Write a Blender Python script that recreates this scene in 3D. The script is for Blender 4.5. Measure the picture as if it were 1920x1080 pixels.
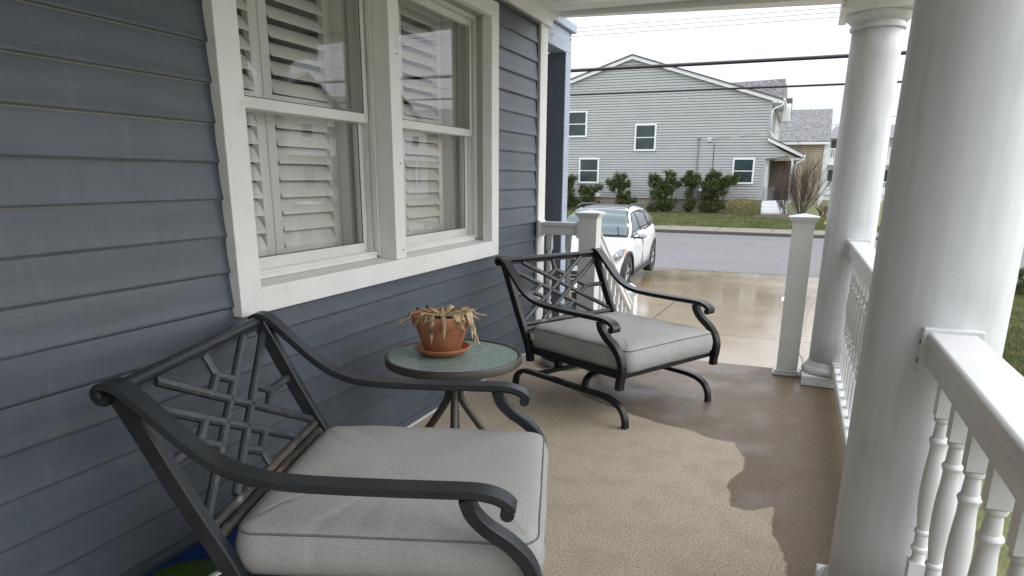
import bpy, bmesh, math, random
from mathutils import Vector, Matrix
random.seed(7)
R_ = math.radians
for o in list(bpy.data.objects): bpy.data.objects.remove(o)
scn = bpy.context.scene
COL = scn.collection

# ------------------------------------------------------------------ camera
cam_d = bpy.data.cameras.new('camera'); cam = bpy.data.objects.new('camera', cam_d); COL.objects.link(cam)
cam_d.sensor_width = 36; cam_d.lens = 23.879; cam_d.shift_y = 135/1920
cam_d.clip_start = .02; cam_d.clip_end = 600
cam.matrix_world = Matrix(((0.92431569, -0.10604807, 0.3665983, 0), (0.38155386, 0.23776977, -0.89324251, 0),
                           (0.00756065, 0.96551507, 0.26023738, 1.2), (0, 0, 0, 1)))
scn.camera = cam

# ------------------------------------------------------------------ sky, sun, exposure
w = bpy.data.worlds.new('World'); scn.world = w; w.use_nodes = True
nt = w.node_tree; nt.nodes.clear()
out = nt.nodes.new('ShaderNodeOutputWorld'); bg = nt.nodes.new('ShaderNodeBackground'); bg.inputs['Strength'].default_value = .1
sky = nt.nodes.new('ShaderNodeTexSky'); sky.sky_type = 'NISHITA'; sky.sun_disc = False
SUN_EL, SUN_AZ = R_(30), R_(78)
sky.sun_elevation = SUN_EL; sky.sun_rotation = SUN_AZ
tc = nt.nodes.new('ShaderNodeTexCoord'); mp = nt.nodes.new('ShaderNodeMapping'); mp.inputs['Scale'].default_value = (1, 1, 3)
no = nt.nodes.new('ShaderNodeTexNoise'); no.inputs['Scale'].default_value = 1.6; no.inputs['Detail'].default_value = 5; no.inputs['Roughness'].default_value = .5
cr = nt.nodes.new('ShaderNodeValToRGB')
cr.color_ramp.elements[0].position = .3; cr.color_ramp.elements[0].color = (7.7, 8.1, 9.1, 1)
cr.color_ramp.elements[1].position = .7; cr.color_ramp.elements[1].color = (9.7, 9.9, 10.5, 1)
mx = nt.nodes.new('ShaderNodeMix'); mx.data_type = 'RGBA'; mx.inputs['Factor'].default_value = .93
L = nt.links.new
L(tc.outputs['Generated'], mp.inputs['Vector']); L(mp.outputs['Vector'], no.inputs['Vector']); L(no.outputs['Fac'], cr.inputs['Fac'])
sep = nt.nodes.new('ShaderNodeSeparateXYZ'); L(tc.outputs['Generated'], sep.inputs['Vector'])
el = nt.nodes.new('ShaderNodeMapRange'); el.inputs['From Min'].default_value = 0; el.inputs['From Max'].default_value = 1; el.inputs['To Min'].default_value = .355; el.inputs['To Max'].default_value = 1.6
pw = nt.nodes.new('ShaderNodeMath'); pw.operation = 'POWER'; pw.inputs[1].default_value = 1.5; pw.use_clamp = True; L(sep.outputs['Z'], pw.inputs[0]); L(pw.outputs[0], el.inputs['Value'])      # an overcast sky grows brighter from the horizon to the zenith
vm = nt.nodes.new('ShaderNodeVectorMath'); vm.operation = 'SCALE'; L(cr.outputs['Color'], vm.inputs[0]); L(el.outputs['Result'], vm.inputs['Scale'])
L(sky.outputs['Color'], mx.inputs['A']); L(vm.outputs['Vector'], mx.inputs['B']); L(mx.outputs['Result'], bg.inputs['Color']); L(bg.outputs['Background'], out.inputs['Surface'])
sd = bpy.data.lights.new('sun', 'SUN'); sd.energy = 1.05; sd.angle = R_(75); sd.color = (1, .98, .95)
so = bpy.data.objects.new('sun', sd); COL.objects.link(so)
# sun in the sky towards +x/+y (right, ahead)
sdir = Vector((math.sin(SUN_AZ)*math.cos(SUN_EL), math.cos(SUN_AZ)*math.cos(SUN_EL), math.sin(SUN_EL)))
so.rotation_euler = (-sdir).to_track_quat('-Z', 'Y').to_euler()
vs = scn.view_settings; vs.view_transform = 'Standard'; vs.look = 'None'; vs.exposure = 1.5; vs.gamma = 1; vs.use_curve_mapping = False
scn.render.engine = 'CYCLES'
scn.cycles.max_bounces = 10; scn.cycles.diffuse_bounces = 5; scn.cycles.transparent_max_bounces = 16

# ------------------------------------------------------------------ materials
def mat(name, col, rough=.6, col2=None, nscale=8, bump=0, bscale=60, metal=0, stretch=(1, 1, 1), spec=.5, coat=0, detail=6, blo=.35, bhi=.65, bdist=.004, specks=None, dirt=None, rvar=0, trans=0):
    m = bpy.data.materials.new(name); m.use_nodes = True
    n = m.node_tree; p = n.nodes['Principled BSDF']; lk = n.links.new
    p.inputs['Roughness'].default_value = rough; p.inputs['Metallic'].default_value = metal
    p.inputs['Specular IOR Level'].default_value = spec
    if coat: p.inputs['Coat Weight'].default_value = coat; p.inputs['Coat Roughness'].default_value = .08
    if trans: p.inputs['Transmission Weight'].default_value = trans
    t = n.nodes.new('ShaderNodeTexCoord'); mpg = n.nodes.new('ShaderNodeMapping'); mpg.inputs['Scale'].default_value = stretch
    lk(t.outputs['Object'], mpg.inputs['Vector'])
    cur = None
    if col2:
        a = n.nodes.new('ShaderNodeTexNoise'); a.inputs['Scale'].default_value = nscale; a.inputs['Detail'].default_value = detail; a.inputs['Roughness'].default_value = .6
        lk(mpg.outputs['Vector'], a.inputs['Vector'])
        r = n.nodes.new('ShaderNodeMapRange'); r.inputs['From Min'].default_value = blo; r.inputs['From Max'].default_value = bhi
        lk(a.outputs['Fac'], r.inputs['Value'])
        x = n.nodes.new('ShaderNodeMix'); x.data_type = 'RGBA'; x.inputs['A'].default_value = (*col, 1); x.inputs['B'].default_value = (*col2, 1)
        lk(r.outputs['Result'], x.inputs['Factor']); cur = x.outputs['Result']
        if rvar:
            rr = n.nodes.new('ShaderNodeMapRange'); rr.inputs['To Min'].default_value = max(0, rough-rvar); rr.inputs['To Max'].default_value = min(1, rough+rvar)
            lk(r.outputs['Result'], rr.inputs['Value']); lk(rr.outputs['Result'], p.inputs['Roughness'])
    def layer(cur, spec_):
        # (scale, from, to, colour, strength, stretch)
        sc, lo, hi, c, st, stre = spec_
        mm = n.nodes.new('ShaderNodeMapping'); mm.inputs['Scale'].default_value = stre; lk(t.outputs['Object'], mm.inputs['Vector'])
        a = n.nodes.new('ShaderNodeTexNoise'); a.inputs['Scale'].default_value = sc; a.inputs['Detail'].default_value = 4; lk(mm.outputs['Vector'], a.inputs['Vector'])
        r = n.nodes.new('ShaderNodeMapRange'); r.inputs['From Min'].default_value = lo; r.inputs['From Max'].default_value = hi; r.inputs['To Max'].default_value = st
        lk(a.outputs['Fac'], r.inputs['Value'])
        x = n.nodes.new('ShaderNodeMix'); x.data_type = 'RGBA'; x.inputs['B'].default_value = (*c, 1)
        if cur: lk(cur, x.inputs['A'])
        else: x.inputs['A'].default_value = (*col, 1)
        lk(r.outputs['Result'], x.inputs['Factor']); return x.outputs['Result']
    for s in (dirt or []): cur = layer(cur, s)
    for s in (specks or []): cur = layer(cur, s)
    if cur: lk(cur, p.inputs['Base Color'])
    else: p.inputs['Base Color'].default_value = (*col, 1)
    if bump:
        b = n.nodes.new('ShaderNodeTexNoise'); b.inputs['Scale'].default_value = bscale; b.inputs['Detail'].default_value = 5
        lk(mpg.outputs['Vector'], b.inputs['Vector'])
        bp = n.nodes.new('ShaderNodeBump'); bp.inputs['Strength'].default_value = bump; bp.inputs['Distance'].default_value = bdist
        lk(b.outputs['Fac'], bp.inputs['Height']); lk(bp.outputs['Normal'], p.inputs['Normal'])
    return m

M = {}
M['siding'] = mat('blue_siding', (.066, .083, .106), .42, (.080, .099, .124), 3, .2, 30, stretch=(6, 1, 9), bdist=.002,
                  specks=[(420, .715, .76, (.42, .45, .48), .55, (1, .6, 1)), (60, .68, .76, (.18, .20, .23), .25, (1, .45, 1.6))],
                  dirt=[(2.2, .5, .75, (.05, .06, .075), .5, (1, 1, .7)), (7, .60, .72, (.045, .055, .07), .3, (1, 7, .9)), (9, .58, .7, (.13, .15, .175), .2, (1, 2.2, .5))])
M['white'] = mat('white_vinyl', (.75, .745, .72), .38, (.69, .685, .66), 5, .08, 90, bdist=.001, dirt=[(14, .62, .8, (.55, .53, .47), .3, (1, 1, 1))])
M['cream'] = mat('cream_trim', (.83, .83, .82), .42, (.79, .79, .775), 6, .1, 120, bdist=.001, dirt=[(16, .6, .8, (.45, .42, .35), .35, (1, 1, .6)), (260, .72, .76, (.2, .17, .13), .6, (1, 1, 1))])
M['rail_white'] = mat('glossy_white_vinyl', (.73, .73, .725), .24, (.67, .67, .66), 4, .05, 60, bdist=.001, dirt=[(30, .66, .8, (.5, .49, .46), .3, (1, 1, 1))])
M['column'] = mat('painted_column', (.69, .70, .71), .5, (.62, .635, .65), 2.5, .22, 60, stretch=(14, 14, 1.2), bdist=.0012,
                  dirt=[(7, .56, .78, (.42, .42, .41), .45, (1, 1, .5)), (3, .6, .75, (.5, .49, .46), .3, (6, 6, .4)), (90, .72, .76, (.3, .27, .24), .8, (1, 1, 1))])
M['metal'] = mat('charcoal_metal', (.014, .018, .023), .40, (.022, .027, .033), 12, .12, 300, bdist=.0008, spec=.4, specks=[(500, .75, .78, (.25, .27, .28), .5, (1, 1, 1))], rvar=.06)
M['metal_black'] = mat('black_metal', (.004, .005, .006), .36, (.009, .010, .012), 12, .12, 300, bdist=.0008, rvar=.06, spec=.4)
M['lattice'] = mat('weathered_metal', (.022, .027, .033), .42, (.042, .049, .056), 18, .25, 200, bdist=.001, dirt=[(28, .63, .74, (.12, .08, .05), .6, (1, 1, 1)), (45, .62, .74, (.16, .165, .165), .45, (1, 1, 1))])
M['lattice_dark'] = mat('dark_lattice_metal', (.018, .021, .026), .4, (.03, .034, .04), 18, .2, 200, bdist=.001)
M['rust_rail'] = mat('weathered_brown_rail', (.028, .027, .027), .5, (.085, .068, .055), 22, .5, 160, stretch=(1, .25, 1), bdist=.002, blo=.42, bhi=.6, dirt=[(40, .6, .68, (.30, .28, .25), .6, (1, .4, 1))])
M['glass_rim'] = mat('bronze_rim', (.052, .043, .036), .42, (.07, .058, .049), 20, .1, 200)
M['terracotta'] = mat('terracotta', (.40, .15, .07), .62, (.47, .20, .105), 14, .15, 140, bdist=.001, dirt=[(6, .55, .75, (.30, .10, .045), .6, (1, 1, .6)), (20, .64, .75, (.58, .36, .25), .35, (1, 1, 1))])
M['soil'] = mat('dry_soil', (.10, .07, .05), .95, (.19, .14, .10), 60, .8, 120, bdist=.01)
M['leaf_dry'] = mat('dry_leaf', (.30, .19, .085), .6, (.60, .47, .30), 34, .4, 90, stretch=(1, 1, 1), dirt=[(26, .53, .63, (.085, .05, .03), .85, (1, 1, 1)), (60, .58, .66, (.68, .56, .40), .5, (1, 1, 1))])
M['weathered_white'] = mat('weathered_white', (.62, .62, .58), .6, (.5, .5, .46), 12, .2, 60)
M['pier'] = mat('painted_blue_wood', (.10, .125, .15), .5, (.12, .145, .175), 8, .5, 30, stretch=(3, 3, .8), bdist=.002)
M['beam'] = mat('lit_blue_painted_wood', (.34, .39, .47), .5, (.28, .33, .41), 20, .6, 60, stretch=(1, .5, 2), bdist=.003, dirt=[(25, .6, .7, (.2, .25, .33), .5, (1, 1, 1))])  # the blue wood coloured paler for faces turned to the light
M['dark_room'] = mat('room_wall', (.42, .41, .38), .8)
M['shutter'] = mat('shutter_paint', (.82, .81, .79), .4, (.78, .77, .75), 3, 0)
M['gasket'] = mat('grey_gasket', (.09, .095, .1), .5)
M['concrete_pale'] = mat('pale_concrete', (.43, .37, .29), .5, (.34, .27, .19), 1.1, .25, 50, bdist=.004)
M['foundation'] = mat('parged_foundation', (.36, .33, .27), .9, (.28, .25, .2), 2.5, .3, 20)
M['kerb'] = mat('kerb_concrete', (.16, .14, .11), .7, (.11, .095, .075), 2.2, .3, 30, dirt=[(3, .5, .7, (.17, .14, .11), .6, (1, 1, 1))])
M['gutter'] = mat('dark_kerb_face', (.08, .07, .06), .6)
M['house_grey'] = mat('sage_siding', (.395, .41, .395), .6, (.425, .44, .425), .8, 0, dirt=[(.8, .5, .8, (.35, .38, .37), .4, (1, 1, 2))])
M['house_tan'] = mat('tan_siding', (.45, .38, .27), .6, (.49, .42, .31), 1, 0)
M['house_white'] = mat('white_siding', (.72, .73, .74), .5)
M['house_cream'] = mat('cream_siding', (.60, .56, .47), .5)
M['far_white'] = mat('white_trim', (.82, .83, .83), .45, (.77, .78, .78), 2)
M['shingle'] = mat('grey_shingle', (.095, .095, .095), .85, (.20, .20, .20), 5, .6, 9, stretch=(1.3, 1, 3.4), detail=2, blo=.42, bhi=.6, bdist=.02)
M['shingle_dark'] = mat('dark_shingle', (.055, .052, .055), .85, (.13, .125, .125), 5, .5, 9, stretch=(1, 1, 4), detail=2, bdist=.02)
M['far_glass'] = mat('far_window_glass', (.025, .042, .04), .12, (.045, .068, .064), 1.2, 0, spec=.6)
M['far_dark'] = mat('dark_opening', (.02, .022, .025), .5)
M['door_brown'] = mat('brown_door_wall', (.17, .13, .10), .6, (.13, .10, .08), 3, .2, 30, stretch=(6, 6, .6))
M['grey_box'] = mat('grey_meter', (.20, .21, .22), .5)
M['wire'] = mat('black_cable', (.01, .01, .011), .6)
M['wire_thin'] = mat('grey_cable', (.28, .28, .30), .6)
M['juniper'] = mat('juniper_green', (.030, .052, .012), .7, (.105, .135, .035), 5, 0, blo=.36, bhi=.66, detail=3)
M['shrub_yellow'] = mat('yellow_green_twigs', (.16, .17, .06), .7, (.26, .22, .10), 6, 0)
M['bark'] = mat('bare_twig_bark', (.055, .04, .03), .8, (.11, .08, .06), 20, 0)
M['bark_red'] = mat('reddish_twig_bark', (.10, .055, .04), .8, (.16, .09, .065), 20, 0)
M['mulch'] = mat('dark_mulch', (.045, .033, .025), .95, (.085, .062, .045), 12, 1, 40, bdist=.03)
M['hydrant'] = mat('yellow_hydrant_paint', (.62, .46, .10), .4, (.55, .4, .09), 10)
M['paint'] = mat('white_car_paint', (.62, .63, .65), .25, coat=.7)
M['car_glass'] = mat('car_glass', (.02, .03, .032), .05, spec=.9)
M['windshield'] = mat('windshield_glass', (.045, .075, .08), .06, spec=.6)
M['rubber'] = mat('tyre_rubber', (.016, .016, .017), .75, (.024, .024, .025), 30, .3, 80)
M['plastic'] = mat('black_plastic', (.018, .019, .02), .5)
M['alloy'] = mat('alloy_wheel', (.42, .43, .44), .3, metal=.8)
M['lamp'] = mat('headlamp_lens', (.16, .175, .19), .12, spec=.6)
M['amber'] = mat('amber_reflector', (.75, .22, .12), .25)
M['red'] = mat('red_paint', (.55, .02, .02), .4)
M['chrome'] = mat('chrome', (.6, .6, .6), .15, metal=1)
M['teal'] = mat('dark_teal_plastic', (.004, .05, .045), .3)
M['blue_pl'] = mat('blue_plastic', (.004, .045, .22), .4)
M['green_pl'] = mat('green_plastic', (.055, .115, .012), .4)
M['bin'] = mat('dark_grey_plastic', (.03, .033, .035), .5)
M['solar'] = mat('translucent_cap_glass', (.60, .70, .68), .15, (.7, .78, .75), 30, coat=.5)
M['screw'] = mat('dark_screw', (.04, .035, .03), .5)

def fabric(name, c1, c2):
    m = bpy.data.materials.new(name); m.use_nodes = True; n = m.node_tree; p = n.nodes['Principled BSDF']; lk = n.links.new
    p.inputs['Roughness'].default_value = .95; p.inputs['Specular IOR Level'].default_value = .15
    t = n.nodes.new('ShaderNodeTexCoord'); fs = []
    for st in ((1, 8, 8), (8, 1, 1.5)):
        mm = n.nodes.new('ShaderNodeMapping'); mm.inputs['Scale'].default_value = st; lk(t.outputs['Object'], mm.inputs['Vector'])
        a = n.nodes.new('ShaderNodeTexNoise'); a.inputs['Scale'].default_value = 150; a.inputs['Detail'].default_value = 1.5; lk(mm.outputs['Vector'], a.inputs['Vector']); fs.append(a.outputs['Fac'])
    ad = n.nodes.new('ShaderNodeMath'); ad.operation = 'ADD'; lk(fs[0], ad.inputs[0]); lk(fs[1], ad.inputs[1])
    r = n.nodes.new('ShaderNodeMapRange'); r.inputs['From Min'].default_value = .75; r.inputs['From Max'].default_value = 1.25; lk(ad.outputs[0], r.inputs['Value'])
    x = n.nodes.new('ShaderNodeMix'); x.data_type = 'RGBA'; x.inputs['A'].default_value = (*c1, 1); x.inputs['B'].default_value = (*c2, 1); lk(r.outputs['Result'], x.inputs['Factor'])
    big = n.nodes.new('ShaderNodeTexNoise'); big.inputs['Scale'].default_value = 4; lk(t.outputs['Object'], big.inputs['Vector'])
    r2 = n.nodes.new('ShaderNodeMapRange'); r2.inputs['From Min'].default_value = .55; r2.inputs['From Max'].default_value = .8; r2.inputs['To Max'].default_value = .35; lk(big.outputs['Fac'], r2.inputs['Value'])
    y = n.nodes.new('ShaderNodeMix'); y.data_type = 'RGBA'; y.inputs['B'].default_value = tuple(v*.7 for v in c1)+(1,); lk(x.outputs['Result'], y.inputs['A']); lk(r2.outputs['Result'], y.inputs['Factor'])
    lk(y.outputs['Result'], p.inputs['Base Color'])
    bp = n.nodes.new('ShaderNodeBump'); bp.inputs['Strength'].default_value = .25; bp.inputs['Distance'].default_value = .0005; lk(ad.outputs[0], bp.inputs['Height']); lk(bp.outputs['Normal'], p.inputs['Normal'])
    return m
M['fabric'] = fabric('heather_grey_fabric', (.29, .287, .278), (.49, .487, .475))
M['fabric_piping'] = fabric('piping_fabric', (.13, .13, .125), (.24, .24, .23))

def glassmat(name, tint, refl=1.0, rough=0.0):
    m = bpy.data.materials.new(name); m.use_nodes = True; n = m.node_tree; n.nodes.clear(); lk = n.links.new
    o = n.nodes.new('ShaderNodeOutputMaterial'); g = n.nodes.new('ShaderNodeBsdfGlossy'); g.inputs['Roughness'].default_value = rough
    t = n.nodes.new('ShaderNodeBsdfTransparent'); t.inputs['Color'].default_value = (*tint, 1)
    # Schlick reflectance, the same from both sides of the pane
    ge = n.nodes.new('ShaderNodeNewGeometry'); dt = n.nodes.new('ShaderNodeVectorMath'); dt.operation = 'DOT_PRODUCT'; lk(ge.outputs['Incoming'], dt.inputs[0]); lk(ge.outputs['Normal'], dt.inputs[1])
    def mth(op, i0, i1=None):
        q = n.nodes.new('ShaderNodeMath'); q.operation = op
        for k, v in enumerate((i0, i1)):
            if v is None: continue
            if isinstance(v, (int, float)): q.inputs[k].default_value = v
            else: lk(v, q.inputs[k])
        return q.outputs[0]
    r = mth('POWER', mth('SUBTRACT', 1.0, mth('ABSOLUTE', dt.outputs['Value'])), 5.0)
    a = n.nodes.new('ShaderNodeMath'); a.operation = 'MULTIPLY'; a.inputs[1].default_value = refl; a.use_clamp = True; lk(mth('ADD', mth('MULTIPLY', r, .96), .045), a.inputs[0])
    x = n.nodes.new('ShaderNodeMixShader'); lk(a.outputs[0], x.inputs[0]); lk(t.outputs[0], x.inputs[1]); lk(g.outputs[0], x.inputs[2]); lk(x.outputs[0], o.inputs[0])
    return m
M['pane'] = glassmat('window_glass', (.965, .968, .962), 1.7)

# table glass: pebbled, greenish, half see-through
def tableglass():
    m = mat('pebbled_green_glass', (.27, .40, .375), .16, (.46, .585, .555), 130, .55, 110, bdist=.006, spec=.8, blo=.35, bhi=.65, detail=2)
    p = m.node_tree.nodes['Principled BSDF']; p.inputs['Transmission Weight'].default_value = .35
    return m
M['table_glass'] = tableglass()

def floor_mat():
    m = bpy.data.materials.new('speckled_porch_floor'); m.use_nodes = True; n = m.node_tree; p = n.nodes['Principled BSDF']; lk = n.links.new
    t = n.nodes.new('ShaderNodeTexCoord')
    at = n.nodes.new('ShaderNodeAttribute'); at.attribute_name = 'wet'
    def noise(sc, det=3, rough=.5):
        a = n.nodes.new('ShaderNodeTexNoise'); a.inputs['Scale'].default_value = sc; a.inputs['Detail'].default_value = det; a.inputs['Roughness'].default_value = rough; lk(t.outputs['Object'], a.inputs['Vector']); return a.outputs['Fac']
    def rng(s, a, b, c=0, d=1):
        r = n.nodes.new('ShaderNodeMapRange'); r.inputs[1].default_value = a; r.inputs[2].default_value = b; r.inputs[3].default_value = c; r.inputs[4].default_value = d; lk(s, r.inputs[0]); return r.outputs[0]
    def mixc(f, A, B):
        x = n.nodes.new('ShaderNodeMix'); x.data_type = 'RGBA'; lk(f, x.inputs['Factor'])
        for k, v in (('A', A), ('B', B)):
            if isinstance(v, tuple): x.inputs[k].default_value = (*v, 1)
            else: lk(v, x.inputs[k])
        return x.outputs['Result']
    def math_(op, a, b):
        x = n.nodes.new('ShaderNodeMath'); x.operation = op
        for i, v in enumerate((a, b)):
            if isinstance(v, (int, float)): x.inputs[i].default_value = v
            else: lk(v, x.inputs[i])
        return x.outputs[0]
    fine = noise(165, 2, .6); grit = noise(300, 2, .6); mid = noise(7, 4); edge = noise(16, 6, .7)
    wet = math_('ADD', at.outputs['Fac'], math_('MULTIPLY', math_('SUBTRACT', edge, .5), .9)); wet = rng(wet, .42, .58)
    dry = mixc(rng(fine, .36, .62), (.27, .222, .160), (.60, .525, .415)); dry = mixc(rng(grit, .56, .66, 0, .7), dry, (.16, .12, .08))
    dry = mixc(rng(mid, .45, .75, 0, .45), dry, (.30, .235, .16))
    wetc = mixc(rng(fine, .38, .62), (.080, .059, .037), (.225, .167, .108)); wetc = mixc(rng(grit, .56, .66, 0, .7), wetc, (.045, .03, .017))
    c = mixc(wet, dry, wetc)
    sp = noise(230, 1); c = mixc(rng(sp, .715, .74, 0, .85), c, (.80, .76, .68))
    lk(c, p.inputs['Base Color']); p.inputs['Specular IOR Level'].default_value = .3
    pud = noise(3.0, 3)
    wr = math_('SUBTRACT', .55, math_('MULTIPLY', rng(pud, .42, .62), .22))
    rr = n.nodes.new('ShaderNodeMix'); rr.data_type = 'FLOAT'; lk(wet, rr.inputs[0]); rr.inputs[2].default_value = .85; lk(wr, rr.inputs[3]); lk(rr.outputs[0], p.inputs['Roughness'])
    bp = n.nodes.new('ShaderNodeBump'); bp.inputs['Distance'].default_value = .001; bp.inputs['Strength'].default_value = .2; lk(fine, bp.inputs['Height']); lk(bp.outputs['Normal'], p.inputs['Normal'])
    return m
M['floor'] = floor_mat()

def drive_mat():
    m = bpy.data.materials.new('wet_driveway_concrete'); m.use_nodes = True; n = m.node_tree; p = n.nodes['Principled BSDF']; lk = n.links.new
    t = n.nodes.new('ShaderNodeTexCoord')
    def noise(sc, det=4, rough=.6, st=(1, 1, 1)):
        mm = n.nodes.new('ShaderNodeMapping'); mm.inputs['Scale'].default_value = st; lk(t.outputs['Object'], mm.inputs['Vector'])
        a = n.nodes.new('ShaderNodeTexNoise'); a.inputs['Scale'].default_value = sc; a.inputs['Detail'].default_value = det; a.inputs['Roughness'].default_value = rough; lk(mm.outputs['Vector'], a.inputs['Vector']); return a.outputs['Fac']
    def rng(s, a, b, c=0, d=1):
        r = n.nodes.new('ShaderNodeMapRange'); r.inputs[1].default_value = a; r.inputs[2].default_value = b; r.inputs[3].default_value = c; r.inputs[4].default_value = d; lk(s, r.inputs[0]); return r.outputs[0]
    def mixc(f, A, B):
        x = n.nodes.new('ShaderNodeMix'); x.data_type = 'RGBA'; lk(f, x.inputs['Factor'])
        for k, v in (('A', A), ('B', B)):
            if isinstance(v, tuple): x.inputs[k].default_value = (*v, 1)
            else: lk(v, x.inputs[k])
        return x.outputs['Result']
    big = noise(.42, 4, .55); str_ = noise(1.3, 5, .62, (1, 1.15, 1)); fine = noise(60, 3)
    sx = n.nodes.new('ShaderNodeSeparateXYZ'); lk(t.outputs['Object'], sx.inputs[0])
    def mt(op, a, b):
        q = n.nodes.new('ShaderNodeMath'); q.operation = op; q.use_clamp = False
        for i, v in enumerate((a, b)):
            if isinstance(v, (int, float)): q.inputs[i].default_value = v
            else: lk(v, q.inputs[i])
        return q.outputs[0]
    wob = mt('MULTIPLY', mt('SUBTRACT', str_, .5), 1.3)
    # a muddy sheet of water stands on the middle slabs; the concrete by the steps and along the lawn is washed pale
    m1 = rng(mt('ADD', sx.outputs['X'], wob), -.15, -.75); m2 = rng(mt('ADD', sx.outputs['Y'], wob), 8.2, 8.9); m3 = rng(mt('ADD', sx.outputs['Y'], wob), 17.6, 16.2)
    mud = mt('MULTIPLY', mt('MULTIPLY', m1, m2), mt('MULTIPLY', m3, rng(big, .30, .50, .55, 1)))
    c = mixc(mud, (.25, .215, .16), (.175, .128, .07))
    c = mixc(rng(str_, .55, .75, 0, .25), c, (.29, .255, .205))
    c = mixc(rng(fine, .3, .7, 0, .35), c, (.12, .09, .06))
    p.inputs['Specular IOR Level'].default_value = .4
    lk(c, p.inputs['Base Color'])
    lk(rng(big, .38, .62, .10, .26), p.inputs['Roughness'])
    bp = n.nodes.new('ShaderNodeBump'); bp.inputs['Distance'].default_value = .004; bp.inputs['Strength'].default_value = .18; lk(noise(14, 5), bp.inputs['Height']); lk(bp.outputs['Normal'], p.inputs['Normal'])
    return m
M['drive'] = drive_mat()
M['asphalt'] = mat('wet_grey_asphalt', (.078, .0775, .077), .75, (.168, .166, .164), 16, .8, 14, bdist=.02, detail=9, blo=.40, bhi=.60, rvar=.08, spec=.3,
                   dirt=[(.35, .45, .7, (.07, .071, .074), .45, (.3, 1.5, 1))])
M['grass'] = mat('lawn_ground', (.070, .095, .022), .95, (.15, .145, .06), 2.2, 1, 60, bdist=.03, dirt=[(.5, .45, .7, (.15, .14, .06), .5, (1, 1, 1)), (20, .5, .7, (.05, .07, .015), .5, (1, 1, 1))])
M['blade'] = mat('grass_blades', (.055, .085, .018), .7, (.15, .15, .055), 1.3, 0)

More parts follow.
